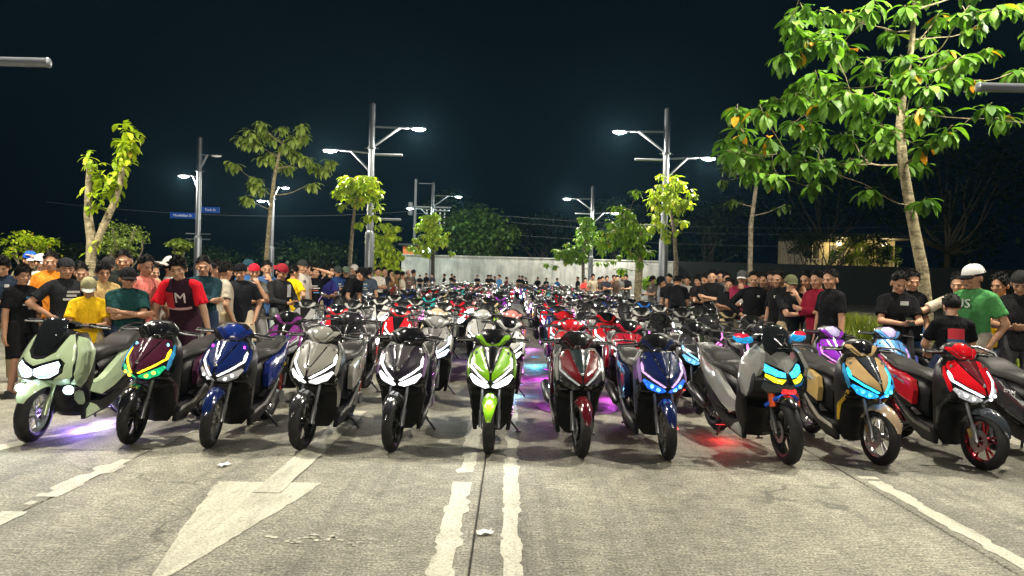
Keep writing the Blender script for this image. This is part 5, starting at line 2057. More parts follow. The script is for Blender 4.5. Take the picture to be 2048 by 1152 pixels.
def person(px, d, top, pose, face, label, shirt=BLK, legs=(.02, .022, .03), lower='trousers', upper='shirt', hair='short', capc=None, cap='cap', brimc=None, skin=0,
           phone=False, flip=False, glasses=False, group='onlookers', x=None, wide=1.0, h=None, extra=None, yoff=0.0, far=False):
    """px, top: column and row of the head's crown in the picture; d: metres away; face: degrees, 0 looks at the camera, + turns towards picture right"""
    X = gx(px, d) if x is None else x
    if h is None:
        h = CAMZ + (hor(px) - top) * d / FPX
    drop = {'leaning': .17, 'bent': .45, 'seated': .155}.get(pose, .0)
    s = max(.86, min(1.13, h / (1.685 - drop)))
    P = PM[pose]
    hv_ = P['H'].translation
    X -= s * wide * (hv_.x * (-1 if flip else 1) * math.cos(R(face)) - hv_.y * math.sin(R(face)))
    root = empty('person', (X, d, 0), R(face))
    root.scale = (-s * wide if flip else s * wide, s * wide, s)
    sk = SK[skin % len(SK)]
    put('body', P['body'], root, sk)
    put('shirt' if upper == 'shirt' else 'jacket', P[upper], root, shirt)
    put(lower, P[lower], root, legs)
    if capc is None or cap != 'beanie':
        put('hair', P['hair_' + (hair if capc is None else 'under')], root)
    if capc is not None:
        c = put('cap', P[cap], root, capc)
        c.scale = (1, 1, 1)
        if P[cap + '_brim'] is not None:
            put('brim', P[cap + '_brim'], c, brimc or capc)
    if not far:
        put('eyes', P['eyes'], root)
        put('shoes', P['shoes'], root)
    if glasses:
        put('glasses', P['glasses'], root)
    tag(root, label, 'person', group)
    if phone:
        w = (P['w'][1] + P['w'][-1]) / 2
        up = pose == 'photo'
        m = MB()
        m.box((0, 0, 0), (.075, .009, .155) if up else (.075, .15, .009))
        ph = m.build('phone', 'phone_body', None, False)
        ph.matrix_world = Matrix.Translation((X, d, 0)) @ Matrix.Rotation(R(face), 4, 'Z') @ Matrix.Diagonal((root.scale.x, root.scale.y, root.scale.z, 1)) @ Matrix.Translation(w + Vector((0, -.085, .03))) @ Matrix.Rotation(R(0 if up else 35), 4, 'X')
        tag(ph, 'phone held by ' + label, 'phone')
        ph['label'] = ' '.join(('dark phone in the hands of the ' + label).split()[:16])
    if extra:
        extra(root, P)
    elif not far and pose in ('relaxed', 'hips', 'pocket', 'brow', 'phone', 'photo'):
        rr = random.Random(int(px * 7 + d * 13))
        lum = sum(shirt)
        ink = (.5, .5, .48) if lum < .5 else (.06, .06, .07)
        k = rr.random()
        bk = abs(face) > 90
        if k < .35:
            chest_print(patches=[(.07, 1.29, .05, .04, ink)], back=bk)(root, P)
        elif k < .8:
            q = [(rr.uniform(-.03, .03), 1.27 - j * .045, rr.uniform(.06, .16), rr.uniform(.015, .03), rr.choice([ink, ink, (.5, .08, .06), (.1, .25, .5)])) for j in range(rr.randint(2, 4))]
            chest_print(patches=q, back=bk)(root, P)
    return root


def chest_print(txt=None, size=.16, col=(.7, .7, .7), z=1.26, back=False, x=0.0, patches=()):
    def f(root, P):
        y = .137 if back else -.140
        if txt:
            o = text_mesh(txt, size, 'print', 'shirt_print', root, .006)
            o.color = tuple(col) + (1,)
            o.matrix_basis = P['T'] @ Matrix.Translation((x, y, z)) @ Matrix.Rotation(R(180 if back else 0), 4, 'Z') @ Matrix.Rotation(R(90), 4, 'X')
        for (px, pz, w, h, c) in patches:
            n = 6
            m = MB()
            vs = []
            for i in range(n):
                for j in range(2):
                    xx = px + w * (i / (n - 1) - .5)
                    yy = abs(y) * math.sqrt(max(.1, 1 - (xx / .185) ** 2)) + .004
                    vs.append((xx, yy if back else -yy, pz + h * (j - .5)))
            m.add(vs, [(2 * i, 2 * i + 2, 2 * i + 3, 2 * i + 1) for i in range(n - 1)])
            o = m.build('shirt_print', 'print', root, color=c)
            o.matrix_basis = P['T'].copy()
    return f


t = NT('checker_cloth')
ck = t.n('ShaderNodeTexChecker')
ck.inputs['Scale'].default_value = 42
ck.inputs['Color1'].default_value = (.62, .62, .6, 1)
ck.inputs['Color2'].default_value = (.012, .012, .014, 1)
t.l(t.coord(), ck.inputs['Vector'])
sx_ = t.n('ShaderNodeSeparateXYZ')
t.l(t.coord(), sx_.inputs[0])
t.set(BaseColor=t.mix(t.math('GREATER_THAN', sx_.outputs['Y'], .0), (.62, .62, .6), ck.outputs[0]), Roughness=.85)


def trucker(root, P):
    chest_print('US', .13, (.6, .62, .58), 1.27, x=-.03)(root, P)
    for o in root.children:
        if o.name.split('.')[0] == 'cap':
            o.data = o.data.copy()
            o.data.materials[0] = M_('checker_cloth')


DEN, LDEN, KHA, TAN, GRY, DGR = (.03, .045, .09), (.22, .30, .40), (.38, .30, .18), (.45, .36, .22), (.22, .22, .22), (.06, .06, .065)
WHT, NVY, TEAL = (.62, .61, .58), (.015, .022, .055), (.012, .045, .05)
# --- the crowd on the left, nearest first
person(45, 8.4, 530, 'relaxed', 70, 'young man in black tee and black shorts gripping the sage scooter', BLK, BLK, 'shorts', hair='fringe', skin=1, flip=True)
person(6, 9.4, 512, 'phone', 25, 'man in dark jacket holding a phone at the picture edge', (.02, .03, .05), KHA, upper='jacket', hair='fringe', skin=0, phone=True)
person(60, 11.4, 490, 'brow', 40, 'man in blue and white cap shading his eyes', (.16, .15, .09), DEN, capc=(.02, .10, .55), brimc=(.6, .62, .66), h=1.80, skin=0)
person(83, 10.6, 508, 'relaxed', 60, 'man in white shirt and white cap behind the orange shirt', WHT, KHA, capc=WHT, skin=1)
person(101, 9.8, 503, 'relaxed', 15, 'man in orange shirt with short dark hair', (.62, .20, .02), DEN, hair='fade', skin=1)
person(131, 8.6, 516, 'hips', 62, 'man in black shirt and dark cap standing in profile, hand on hip', (.02, .022, .026), DGR, capc=(.03, .03, .035), cap='backcap', skin=1, wide=1.06)
person(163, 9.4, 527, 'pocket', 50, 'boy in pale striped shirt beside the yellow shirt', (.50, .52, .46), KHA, hair='fade', skin=0,
       extra=chest_print(patches=[(0, 1.30, .26, .02, (.05, .06, .05)), (0, 1.22, .26, .02, (.05, .06, .05)), (0, 1.14, .26, .02, (.05, .06, .05)), (0, 1.38, .16, .04, (.05, .4, .05))]))
person(178, 7.9, 552, 'phone', 30, 'person in bright yellow shirt and striped cap looking down beside the sage scooter', (.75, .47, .015), KHA, capc=(.30, .28, .16), brimc=(.4, .42, .4), skin=3, h=1.46)
person(206, 9.2, 525, 'crossed', 45, 'man with glasses and mustard shirt behind the yellow shirt', (.40, .29, .12), DEN, glasses=True, hair='fringe', skin=0)
person(216, 10.6, 514, 'relaxed', 30, 'man in dark cap half hidden behind the man with glasses', (.03, .03, .03), DEN, capc=(.02, .02, .02), skin=1)
person(248, 9.7, 501, 'crossed', 20, 'heavy man in black shirt towering behind the teal shirt', (.013, .016, .014), DGR, hair='fade', skin=1, wide=1.1)
person(256, 8.1, 535, 'crossed', 38, 'man in dark teal shirt and black cap with crossed arms', (.012, .05, .05), DEN, capc=(.014, .014, .016), skin=1, wide=1.08)
person(290, 8.8, 511, 'pocket', 75, 'man in salmon pink shirt looking down, in profile', (.80, .23, .19), DGR, hair='fade', skin=3)
person(306, 10.5, 527, 'chin', 60, 'man with hand at face behind the salmon pink shirt', (.35, .25, .15), KHA, hair='fade', skin=1)
person(341, 8.9, 513, 'pocket', 118, 'man in white tee, brown shorts and pale grey cap', (.66, .66, .64), (.16, .11, .07), 'shorts', capc=(.52, .50, .46), cap='backcap', skin=3, flip=True)


def jersey(root, P):
    chest_print('M', .17, (.75, .62, .62), 1.25, x=.03)(root, P)
    chest_print(patches=[(-.09, 1.22, .10, .20, (.45, .02, .03)), (.0, 1.12, .26, .03, (.6, .35, .35))])(root, P)
    for s in (-1, 1):
        o = put('sleeve', PM['leaning']['sleeve%d' % s], root, (.72, .015, .03))


def sleeve_pair(pose):
    P, kw = PM[pose], POSES[pose]
    Tm = P['T']
    for s, tgt, hint in ((1, kw['L'], kw.get('hintL', (.6, .5, -.4))), (-1, kw['Rr'], kw.get('hintR', (-.6, .5, -.4)))):
        sh = Tm @ Vector((s * .166, .008, 1.335))
        el, w = ik(sh, Tm @ Vector(tgt), .285, .255, Tm.to_3x3() @ Vector(hint))
        m = MB()
        m.cap(Tm @ Vector((s * .11, .005, 1.368)), sh, .059, .068, 14)
        m.tube([sh.lerp(el, -.05), sh.lerp(el, .3), sh.lerp(el, .76)], [.067, .069, .077], 14)
        P['sleeve%d' % s] = remesh(m, .013, .8, 3)
        P['sleeve%d' % s].materials.append(M_('cloth'))


sleeve_pair('leaning')
person(376, 8.5, 508, 'leaning', 5, 'man in black and red jersey with a large M leaning on a scooter', (.035, .014, .022), (.05, .02, .035), hair='fringe', skin=0, extra=jersey, h=1.60)
person(407, 9.6, 513, 'crossed', 20, 'man in dark navy jacket with crossed arms behind the jersey', (.013, .035, .045), DEN, upper='jacket', hair='fade', skin=1, wide=1.04)
person(431, 10.3, 520, 'relaxed', 60, 'man in pale blue shirt between the navy jacket and the tan back', (.42, .48, .58), LDEN, hair='short', skin=1)
person(449, 10.2, 524, 'pocket', 130, 'man in tan shirt turned away from the camera', (.36, .32, .25), KHA, hair='short', skin=1, flip=True)
person(481, 10.6, 527, 'pocket', 28, 'man in loose black tee, black cap and cream shorts', (.015, .016, .02), (.55, .47, .34), 'shorts', capc=BLK, cap='backcap', skin=1, wide=1.05)
person(496, 12.6, 519, 'relaxed', 50, 'man in blue cap behind the red headscarf', (.03, .10, .25), DEN, capc=(.02, .05, .07), skin=1)
person(508, 11.2, 528, 'chin', 35, 'man in red headscarf and grey tee, hand at his face', (.10, .10, .10), GRY, capc=(.65, .02, .04), cap='beanie', skin=1)
person(533, 12.2, 522, 'chin', 32, 'man in blue and white patterned shirt touching his chin', (.05, .10, .22), DEN, hair='fade', skin=1, extra=chest_print(patches=[(.06, 1.32, .08, .1, (.6, .62, .6)), (-.07, 1.2, .06, .12, (.6, .62, .6)), (.05, 1.05, .1, .06, (.5, .5, .5))]))
person(561, 11.4, 527, 'phone', 55, 'man in black jacket and red-black cap looking at a phone', (.02, .02, .022), (.45, .52, .52), upper='jacket', capc=(.25, .02, .03), cap='backcap', skin=1, phone=True, extra=chest_print(patches=[(.08, 1.25, .10, .2, (.5, .5, .5))]))
person(586, 13.4, 531, 'hips', 150, 'person in plain yellow shirt and dark jeans, back turned', (.75, .50, .01), (.02, .05, .10), hair='short', skin=1)
person(604, 14.2, 520, 'relaxed', 65, 'tall man in cream shirt and khaki trousers', (.52, .47, .42), KHA, capc=(.03, .035, .035), cap='beanie', skin=1, flip=True)
person(615, 15.2, 526, 'relaxed', 60, 'man in pale grey shirt right behind the tall cream shirt', (.38, .36, .28), KHA, hair='short', skin=3)
person(629, 14.6, 531, 'brow', 30, 'man in black tee raising an arm to his brow', BLK, KHA, hair='short', skin=0)
person(650, 15.2, 533, 'phone', 40, 'man in navy basketball jersey and blue shorts', (.02, .02, .12), (.03, .06, .40), 'shorts', hair='fade', skin=1, phone=False)
person(659, 17, 531, 'relaxed', 40, 'man in pale shirt between the navy jersey and the blue polo', (.50, .45, .45), GRY, hair='short', skin=0)
person(675, 16.8, 532, 'hips', 45, 'man in blue polo shirt and dark cap', (.02, .05, .16), NVY, capc=(.04, .05, .05), skin=1)
person(691, 17, 533, 'crossed', 25, 'man in black shirt and green cap with crossed arms', BLK, DGR, capc=(.10, .14, .10), skin=1, wide=1.05)
person(708, 19.5, 529, 'crossed', 45, 'man in white cap and dark shirt near the crooked trunk', (.05, .04, .04), KHA, capc=(.5, .48, .44), skin=1)
person(717, 19.4, 538, 'chin', 40, 'long-haired onlooker beside the white cap', (.20, .12, .09), KHA, hair='tied', skin=0)
person(723, 15.5, 559, 'bent', 70, 'man bending low over a scooter below the lamp post', BLK, DGR, capc=BLK, skin=1, h=1.53)
person(737, 18.5, 536, 'relaxed', 160, 'man in slate blue tee standing before the lamp post', (.05, .065, .09), DGR, hair='short', skin=1, wide=1.08)
person(755, 21.5, 535, 'crossed', 25, 'man in white tee with crossed arms past the lamp post', (.62, .58, .52), BLK, hair='fade', skin=1)
person(768, 24, 535, 'photo', 30, 'man in black and white top taking a picture', (.06, .06, .06), KHA, hair='short', skin=0, phone=True)
person(780, 25, 540, 'relaxed', 40, 'person in red shirt near the bush', (.45, .04, .04), DGR, skin=0)
person(793, 25, 545, 'bent', 60, 'person in tan shirt stooping before the bush', (.50, .30, .12), KHA, skin=0, h=1.55)
person(804, 25, 544, 'pocket', 100, 'person in cream shirt, side on, before the bush', (.60, .55, .42), TAN, skin=1)
person(816, 27, 540, 'relaxed', 30, 'person in pale cap and brown top at the wall end', (.12, .08, .06), DGR, capc=(.55, .4, .35), skin=0)
person(826, 29, 540, 'relaxed', 110, 'dark figure with a pale sleeve at the wall end', (.04, .04, .045), DGR, skin=1)
# --- the crowd on the right, nearest first
GR = 'onlookers'
person(1947, 8.2, 529, 'pocket', -62, 'man in green tee and checkered trucker cap', (.06, .22, .07), (.30, .28, .24), capc=(.62, .62, .60), brimc=BLK, skin=1, extra=trucker, wide=1.04)
person(1912, 7.9, 581, 'seated', 165, 'man in black tee with red and blue back print sitting among scooters', BLK, DEN, hair='fringe', skin=0, h=1.50, extra=chest_print(back=True, patches=[(.0, 1.22, .17, .12, (.55, .03, .05)), (.0, 1.06, .18, .20, (.03, .10, .22)), (.03, 1.06, .05, .14, (.10, .35, .5))]))
person(1917, 9.2, 547, 'reach', -20, 'man in beige tee resting an outstretched arm against the trunk', (.48, .42, .33), LDEN, hair='short', skin=0)
person(2000, 8.9, 548, 'crossed', -65, 'woman in yellow tee and light jeans with tied hair', (.72, .40, .01), LDEN, hair='tied', skin=1)
person(2040, 8.35, 541, 'phone', -38, 'man in black tee and dark cap at the picture edge', (.018, .018, .02), DGR, capc=(.03, .03, .032), cap='backcap', skin=1, extra=chest_print(patches=[(.1, 1.28, .05, .05, (.6, .6, .6))]))
person(1795, 9.1, 543, 'phone', -8, 'man in black tee with white chest patch looking at his phone', BLK, (.03, .03, .032), hair='fade', skin=1, phone=True, extra=chest_print(patches=[(.03, 1.30, .10, .05, (.5, .52, .5))]))
person(1822, 9.5, 541, 'pocket', 10, 'tall man in black tee beside the trunk, chin raised', BLK, (.06, .12, .25), hair='short', skin=1)
person(1661, 9.6, 538, 'relaxed', -75, 'tall man in long black tee with blue back print, in profile', BLK, BLK, hair='fade', skin=1, extra=chest_print(back=True, patches=[(0, 1.1, .14, .36, (.15, .35, .7))]))
person(1635, 10.4, 541, 'crossed', -62, 'man in maroon jacket with crossed arms', (.22, .012, .03), (.03, .04, .035), upper='jacket', hair='fade', skin=1)
person(1612, 10.9, 543, 'chin', -40, 'man with wristwatch and black tee, fist at his mouth', (.016, .02, .018), DGR, hair='fade', skin=1)
person(1581, 10.9, 550, 'chin', 5, 'man in olive cap and black tee covering his mouth', (.016, .018, .02), KHA, capc=(.14, .15, .08), skin=0, wide=1.04)
person(1559, 11.3, 541, 'relaxed', -70, 'broad man in black tee seen from the side, arm hanging', BLK, DGR, hair='short', skin=1, wide=1.1)
person(1544, 12.4, 542, 'relaxed', -60, 'man behind the broad man, only face and grey top showing', (.10, .06, .05), DGR, hair='fade', skin=3)
person(1527, 12.8, 545, 'crossed', -40, 'man in dark top with white print behind the hoodie', (.04, .04, .05), LDEN, hair='short', skin=3, extra=chest_print(patches=[(0, 1.25, .14, .14, (.5, .5, .52))]))
person(1508, 12.3, 543, 'hips', -12, 'man in black hoodie and light grey trousers', (.010, .010, .012), (.30, .30, .32), upper='jacket', hair='fade', skin=1, wide=1.06, extra=chest_print(patches=[(.05, 1.28, .04, .03, (.6, .6, .6))]))
person(1484, 13.2, 541, 'chin', -25, 'man in maroon and white jersey and black-white cap', (.20, .02, .05), (.25, .02, .06), capc=(.06, .06, .06), brimc=(.55, .55, .55), skin=3, extra=chest_print(patches=[(.0, 1.15, .2, .14, (.55, .53, .5))]))
person(1458, 13.4, 556, 'crossed', -25, 'shorter man in black tee with white stripe and crossed arms', BLK, KHA, hair='short', skin=3, extra=chest_print(patches=[(.08, 1.3, .1, .03, (.6, .6, .6))]))
person(1452, 16.0, 545, 'relaxed', -20, 'man in dark grey tee behind the shorter man', (.05, .05, .05), DGR, hair='short', skin=3)
person(1440, 17.0, 542, 'relaxed', -30, 'man in black and white top behind the tall man', (.08, .08, .08), DGR, hair='fade', skin=1)
person(1424, 15.4, 540, 'crossed', -22, 'tall man in black tee with crossed arms by the slender tree', BLK, DGR, hair='fade', skin=0)
person(1411, 16.2, 546, 'phone', -45, 'man in black top in profile beside the tall man', BLK, DGR, hair='fade', skin=1)
person(1396, 17.2, 550, 'crossed', -50, 'young man in dark tee facing the aisle', (.03, .02, .02), DGR, hair='fringe', skin=1)
person(1374, 19, 552, 'relaxed', -40, 'man in white and black vest behind the stooping man', (.35, .34, .32), DGR, hair='short', skin=3)
person(1362, 16.5, 562, 'bent', 170, 'man in black tee stooping with his back turned', BLK, BLK, hair='short', skin=1, h=1.5)
person(1360, 21, 549, 'relaxed', -45, 'man in black cap behind the stooping back', (.25, .22, .2), DGR, capc=BLK, skin=0)
person(1338, 21, 548, 'relaxed', -65, 'man in dark grey polo near the lamp post base', (.03, .035, .035), (.12, .05, .06), hair='fade', skin=1)
person(1323, 19, 558, 'bent', -70, 'man in black cap leaning over a scooter near the lamp post', (.02, .022, .025), DGR, capc=BLK, skin=1, h=1.55)
person(1306, 24, 551, 'phone', -70, 'man in cap and white-edged vest before the pale trunk', (.10, .09, .08), DGR, capc=BLK, skin=1)
far_r = ((1252, 33, 548, 'phone', -30, BLK, 'dark figure with a blue bag near the pale trunk'), (1243, 33, 549, 'relaxed', 10, (.1, .1, .09), 'figure in grey top beside the blue bag'), (1234, 33, 551, 'relaxed', -10, (.06, .04, .03), 'figure in brown top in the far right cluster'),
         (1227, 34, 550, 'crossed', 20, (.18, .08, .05), 'figure in reddish top in the far right cluster'), (1213, 33, 552, 'crossed', 10, (.02, .02, .03), 'figure in black tee with crossed arms, far right cluster'), (1204, 34, 553, 'relaxed', 10, (.03, .03, .04), 'figure in charcoal tee in the far right cluster'),
         (1197, 33, 554, 'phone', 25, (.05, .04, .04), 'shorter dark figure in the far right cluster'), (1185, 32, 548, 'pocket', 30, (.40, .34, .24), 'figure in tan shirt by the far lamp post'), (1170, 36, 556, 'relaxed', 0, (.6, .05, .05), 'small figure in red shirt at the far lamp post foot'))
for px, d, top, ps, fc, cc, lb in far_r:
    person(px, d, top, ps, fc, lb, cc, DGR, skin=px, group='distant onlookers', far=True)
rr = random.Random(9)
_t = (839, 852, 864, 888, 903, 909, 954, 975, 981, 989, 1038, 1044, 1051, 1075, 1092, 1155)
TINY = {p: ['first', 'second', 'third', 'fourth', 'fifth', 'sixth', 'seventh', 'eighth', 'ninth', 'tenth', 'eleventh', 'twelfth', 'thirteenth', 'fourteenth', 'fifteenth', 'last'][i] for i, p in enumerate(_t)}
FARC = [BLK, (.03, .03, .04), (.05, .05, .06), (.02, .02, .03), BLK]
for k, (px, d, cc, lb) in enumerate(((839, 50, BLK, 0), (852, 51, BLK, 0), (864, 47, (.05, .05, .07), 0), (903, 52, BLK, 0), (909, 52, (.05, .04, .06), 0), (954, 54, BLK, 0), (975, 50, BLK, 0), (981, 51, BLK, 0), (989, 52, BLK, 0),
                                     (998, 44, (.05, .2, .45), 'tiny figure in blue shirt and cap amid the far scooters'), (1013, 46, (.12, .03, .04), 'tiny figure in dark red amid the far scooters'), (1038, 52, BLK, 0), (1044, 52, BLK, 0), (1051, 51, BLK, 0), (1075, 53, BLK, 0), (1092, 53, BLK, 0),
                                     (1114, 48, (.02, .12, .35), 'tiny figure in bright blue shirt before the wall'), (888, 48, BLK, 0), (1155, 45, BLK, 0))):
    person(px, d, 0, rr.choice(['relaxed', 'crossed', 'pocket', 'phone']), rr.uniform(-90, 90), lb or 'tiny dark figure before the pale wall, %s from the orange hut' % TINY[px], cc, DGR, skin=rr.randint(0, 3),
           group='distant onlookers' if lb else 'tiny dark figures by the far wall', h=rr.uniform(1.58, 1.74), far=True)
# ------------------------------------------------------------------ the parked scooters
def S(paint, **kw):
    d = dict(paint=paint, cheek=paint, wing=BLK, center=BLK, handle=paint, visor=BLK, trim=(.25, .25, .26), side=paint, fender=paint, rim=(.16, .16, .17),
             drl=(1, .97, .92, .75), head=(1, 1, 1, .03), proj=(1, 1, 1, .4), pos=(.6, .6, .6, 0), decal=(.5, .5, .5, 0), fork=(.2, .2, .21), caliper=(.4, .3, .08), shock=(.5, .08, .04))
    d.update(kw)
    return d


SMALL = make_small('scooter', S((.2, .2, .2)))
SMALLM = make_small('scooter_with_mirrors', S((.2, .2, .2), mirror=True))
MAXI = make_big('maxi_scooter', dict(style='maxi', paint=(.3, .4, .25), side=(.3, .4, .25), fender=(.3, .4, .25), rim=(.5, .5, .5), head=(1, 1, 1, 1), drl=(1, 1, 1, 1), fog=(1, 1, 1, 1)))
ADV = make_big('adventure_scooter', dict(style='adventure', paint=(.25, .25, .23), side=(.25, .25, .23), center=(.01, .02, .03), fender=BLK, rim=BLK, head=(.05, .6, 1, .6), drl=(.9, .8, .05, .6), guard=(.02, .3, .9, .1), fork=(.6, .1, .02)))


def all_parts(root):
    out = []
    for o in root.children:
        out.append(o)
        out += list(o.children)
    return out


GROUPS = {'paint': ('front_panel', 'cheek_panel', 'handle_panel', 'side_panel', 'front_fender', 'side_cowl', 'skirt_panel', 'belly_panel'),
          'lights': ('running_light', 'headlight', 'reflector_strip', 'fog_light', 'projector'),
          'bars': ('handlebar', 'brake_lever', 'bar_end', 'mirror'), 'seat': ('seat',), 'front': ('front_wheel',), 'rear': ('rear_wheel',), 'skip': ('decal', 'tail_light', 'position_lamp', 'badge', 'nose_rib', 'cable', 'brake_hose', 'hand_guard', 'sticker', 'screen_sticker', 'lower_lamp')}


def group_of(n):
    for g, ns in GROUPS.items():
        if n in ns:
            return g
    return 'chassis'


def joined(root, names, mats, ratio):
    """parts of a scooter joined to one lighter mesh, with a material slot for each group"""
    vs, fs, mi = [], [], []
    for o in all_parts(root):
        g = group_of((o.parent if o.parent is not root else o).name.split('.')[0]) if o.name.split('.')[0] in ('rim', 'brake_disc') else group_of(o.name.split('.')[0])
        if g not in names:
            continue
        off = len(vs)
        vs += [tuple(v.co) for v in o.data.vertices]
        fs += [tuple(i + off for i in p.vertices) for p in o.data.polygons]
        mi += [names.index(g)] * len(o.data.polygons)
    me = bpy.data.meshes.new('joined')
    me.from_pydata(vs, [], fs)
    for mt in mats:
        me.materials.append(M_(mt))
    me.polygons.foreach_set('material_index', mi)
    o = bpy.data.objects.new('tmp', me)
    COL.objects.link(o)
    w = o.modifiers.new('t', 'TRIANGULATE')
    d = o.modifiers.new('d', 'DECIMATE')
    d.ratio = ratio
    bpy.context.view_layer.update()
    out = bpy.data.meshes.new_from_object(o.evaluated_get(DG()))
    bpy.data.objects.remove(o)
    out.polygons.foreach_set('use_smooth', [True] * len(out.polygons))
    out.set_sharp_from_angle(angle=R(40))
    return out


def mid_kit(root, r):
    return {'body_panels': joined(root, ['paint'], ['paint'], r), 'headlight': joined(root, ['lights'], ['lens'], r * 1.2), 'seat': joined(root, ['seat'], ['vinyl'], .8),
            'handlebar': joined(root, ['bars'], ['chrome'], .8), 'front_wheel': joined(root, ['front'], ['rubber'], r * .6), 'rear_wheel': joined(root, ['rear'], ['rubber'], r * .6), 'chassis': joined(root, ['chassis'], ['plastic_black'], r)}


KIT = {'small': mid_kit(SMALL, .45), 'mirrored': mid_kit(SMALLM, .45), 'maxi': mid_kit(MAXI, .45)}
FAR = {'mirrored': joined(SMALLM, ['paint', 'lights', 'seat', 'front', 'rear', 'chassis', 'bars'], ['paint', 'far_lens', 'vinyl', 'rubber', 'rubber', 'plastic_black', 'chrome'], .2), 'small': joined(SMALL, ['paint', 'lights', 'seat', 'front', 'rear', 'chassis', 'bars'], ['paint', 'far_lens', 'vinyl', 'rubber', 'rubber', 'plastic_black', 'chrome'], .2),
       'maxi': joined(MAXI, ['paint', 'lights', 'seat', 'front', 'rear', 'chassis', 'bars'], ['paint', 'far_lens', 'vinyl', 'rubber', 'rubber', 'plastic_black', 'chrome'], .2)}
SMALL_KIDS = {o.name: list(o.children) for o in [SMALL, MAXI, ADV]}
for q in (SMALL, MAXI, ADV):
    KIDS[q.name] = list(q.children)
    for o in q.children:
        KIDS[o.name] = list(o.children)
PROTO = {'small': SMALL, 'maxi': MAXI, 'adv': ADV}
USED = {}


def full_bike(kind, x, y, yaw, spec, label, steer=0.0, lean=2.0, group='scooters parked in rows'):
    if kind not in USED:
        root = USED[kind] = 'pending'
        root = copy_tree(PROTO[kind])
    else:
        root = copy_tree(PROTO[kind])
    root.rotation_mode = 'ZYX'
    root.rotation_euler = (0, R(lean), R(yaw))
    root.location = (x, y, 0)
    apply_spec(root, spec, R(steer))
    tag(root, label, 'scooter', group)
    hc = spec.get('head', (0, 0, 0, 0))
    if hc[3] >= .3 and min(hc[:3]) > .5:                                         # lit headlamps throw a beam on the road
        l = bpy.data.lights.new('headlamp_beam', 'SPOT')
        l.energy = 13 * hc[3]
        l.color = hc[:3]
        l.spot_size = R(120)
        l.spot_blend = .9
        l.shadow_soft_size = .05
        lo = bpy.data.objects.new('headlamp_beam', l)
        lo.location = (0, -.16, .62)
        lo.rotation_euler = (R(52), 0, R(180))
        lo.parent = root
        COL.objects.link(lo)
    return root


# --- front row, left to right in the picture
Y1 = 6.25
sage = (.42, .53, .33)
FR = 'front row of scooters'
full_bike('maxi', -4.24, Y1 - .02, -2, dict(paint=sage, side=sage, fender=sage, rim=(.75, .75, .78), head=(.75, .92, 1, 1.1), drl=(.2, .45, 1, .9), fog=(.72, .95, 1, 1.6), fork=(.4, .48, .3)),
          'sage green maxi scooter with dark windscreen and blue-white fog lamps', 9, 1, FR)
full_bike('small', -3.37, Y1, -2, S((.06, .012, .028), center=(.05, .012, .025), wing=(.03, .01, .02), fender=BLK, handle=BLK, drl=(1, .55, .02, .75), head=(.02, .8, .3, .18), proj=(1, .75, .05, .8), cheek=(.05, .35, .7), pos=(.2, .8, 1, .8), side=(.06, .015, .04), rim=(.03, .03, .03)),
          'dark maroon scooter with orange and green glowing headlights', 6, 2, FR)
full_bike('small', -2.64, Y1 - .05, -2, S((.008, .018, .10), center=(.01, .02, .10), wing=BLK, fender=(.008, .018, .09), handle=(.008, .02, .14), visor=(.01, .03, .2), side=(.010, .022, .16), rim=(.4, .4, .38), pos=(.7, .05, 1, 1.0), drl=(1, 1, .97, .55)),
          'dark blue scooter with white strip lights and two violet lamps', 10, 2, FR)
full_bike('small', -1.84, Y1 - .03, -4, S((.27, .265, .235), center=(.22, .215, .19), wing=(.27, .265, .235), fender=(.02, .02, .02), handle=(.3, .295, .26), visor=(.3, .295, .26), side=(.30, .295, .26), drl=(1, 1, .95, .8), head=(1, 1, .95, .35), rim=(.05, .05, .05)),
          'warm grey scooter straddling the painted arrow shaft', -4, 3, FR)
full_bike('small', -1.04, Y1 - .02, -2.5, S((.02, .016, .026), center=(.06, .055, .06), cheek=(.16, .10, .20), fender=(.015, .015, .016), handle=BLK, side=(.02, .017, .03), drl=(1, .99, .97, .9), head=(1, 1, 1, .6), rim=(.03, .03, .03)),
          'black scooter with violet sheen and bright white headlights', -5, 3, FR)
GRN = (.20, .46, .015)
full_bike('small', -.17, Y1 - .02, -1, S(GRN, center=BLK, handle=GRN, side=GRN, fender=GRN, drl=(1, 1, .95, .55), head=(1, 1, .97, 1.6), proj=(1, 1, 1, 2), rim=(.02, .02, .02), cheek=(.12, .26, .02)),
          'bright lime green scooter with blazing headlights at the lane lines', 0, 0, FR)
full_bike('small', .65, Y1 - .05, 3, S((.12, .008, .012), center=(.02, .03, .03), handle=(.03, .008, .01), visor=(.012, .012, .012), cheek=(.2, .2, .19), side=(.06, .008, .012), fender=(.08, .006, .01), drl=(.8, .82, .8, .06), head=(.06, .06, .06, .0), proj=(.15, .15, .15, 0), rim=(.03, .03, .03)),
          'dark cherry red scooter with unlit headlights and round badge', 3, 0, FR)
full_bike('small', 1.41, Y1 - .05, 5, S((.008, .015, .075), center=(.008, .014, .06), cheek=(.25, .16, .40), wing=(.05, .055, .08), fender=(.008, .014, .07), handle=(.01, .015, .05), side=(.008, .015, .06), drl=(.75, .45, 1, .32), head=(.02, .15, .8, .35), proj=(.15, .75, 1, .9), rim=(.35, .35, .33)),
          'navy blue scooter with violet strips and cyan ring headlights', -6, 0, FR)
full_bike('adv', 2.45, Y1 - .10, 9, dict(paint=(.24, .245, .23), side=(.24, .245, .23), center=(.012, .022, .028), fender=BLK, rim=(.04, .04, .04), head=(.05, .55, 1, .65), drl=(.85, .8, .02, .5), fork=(.10, .10, .10)),
          'grey adventure scooter with orange forks and cyan-yellow eyes', -8, 0, FR)
GLD = (.50, .34, .16)
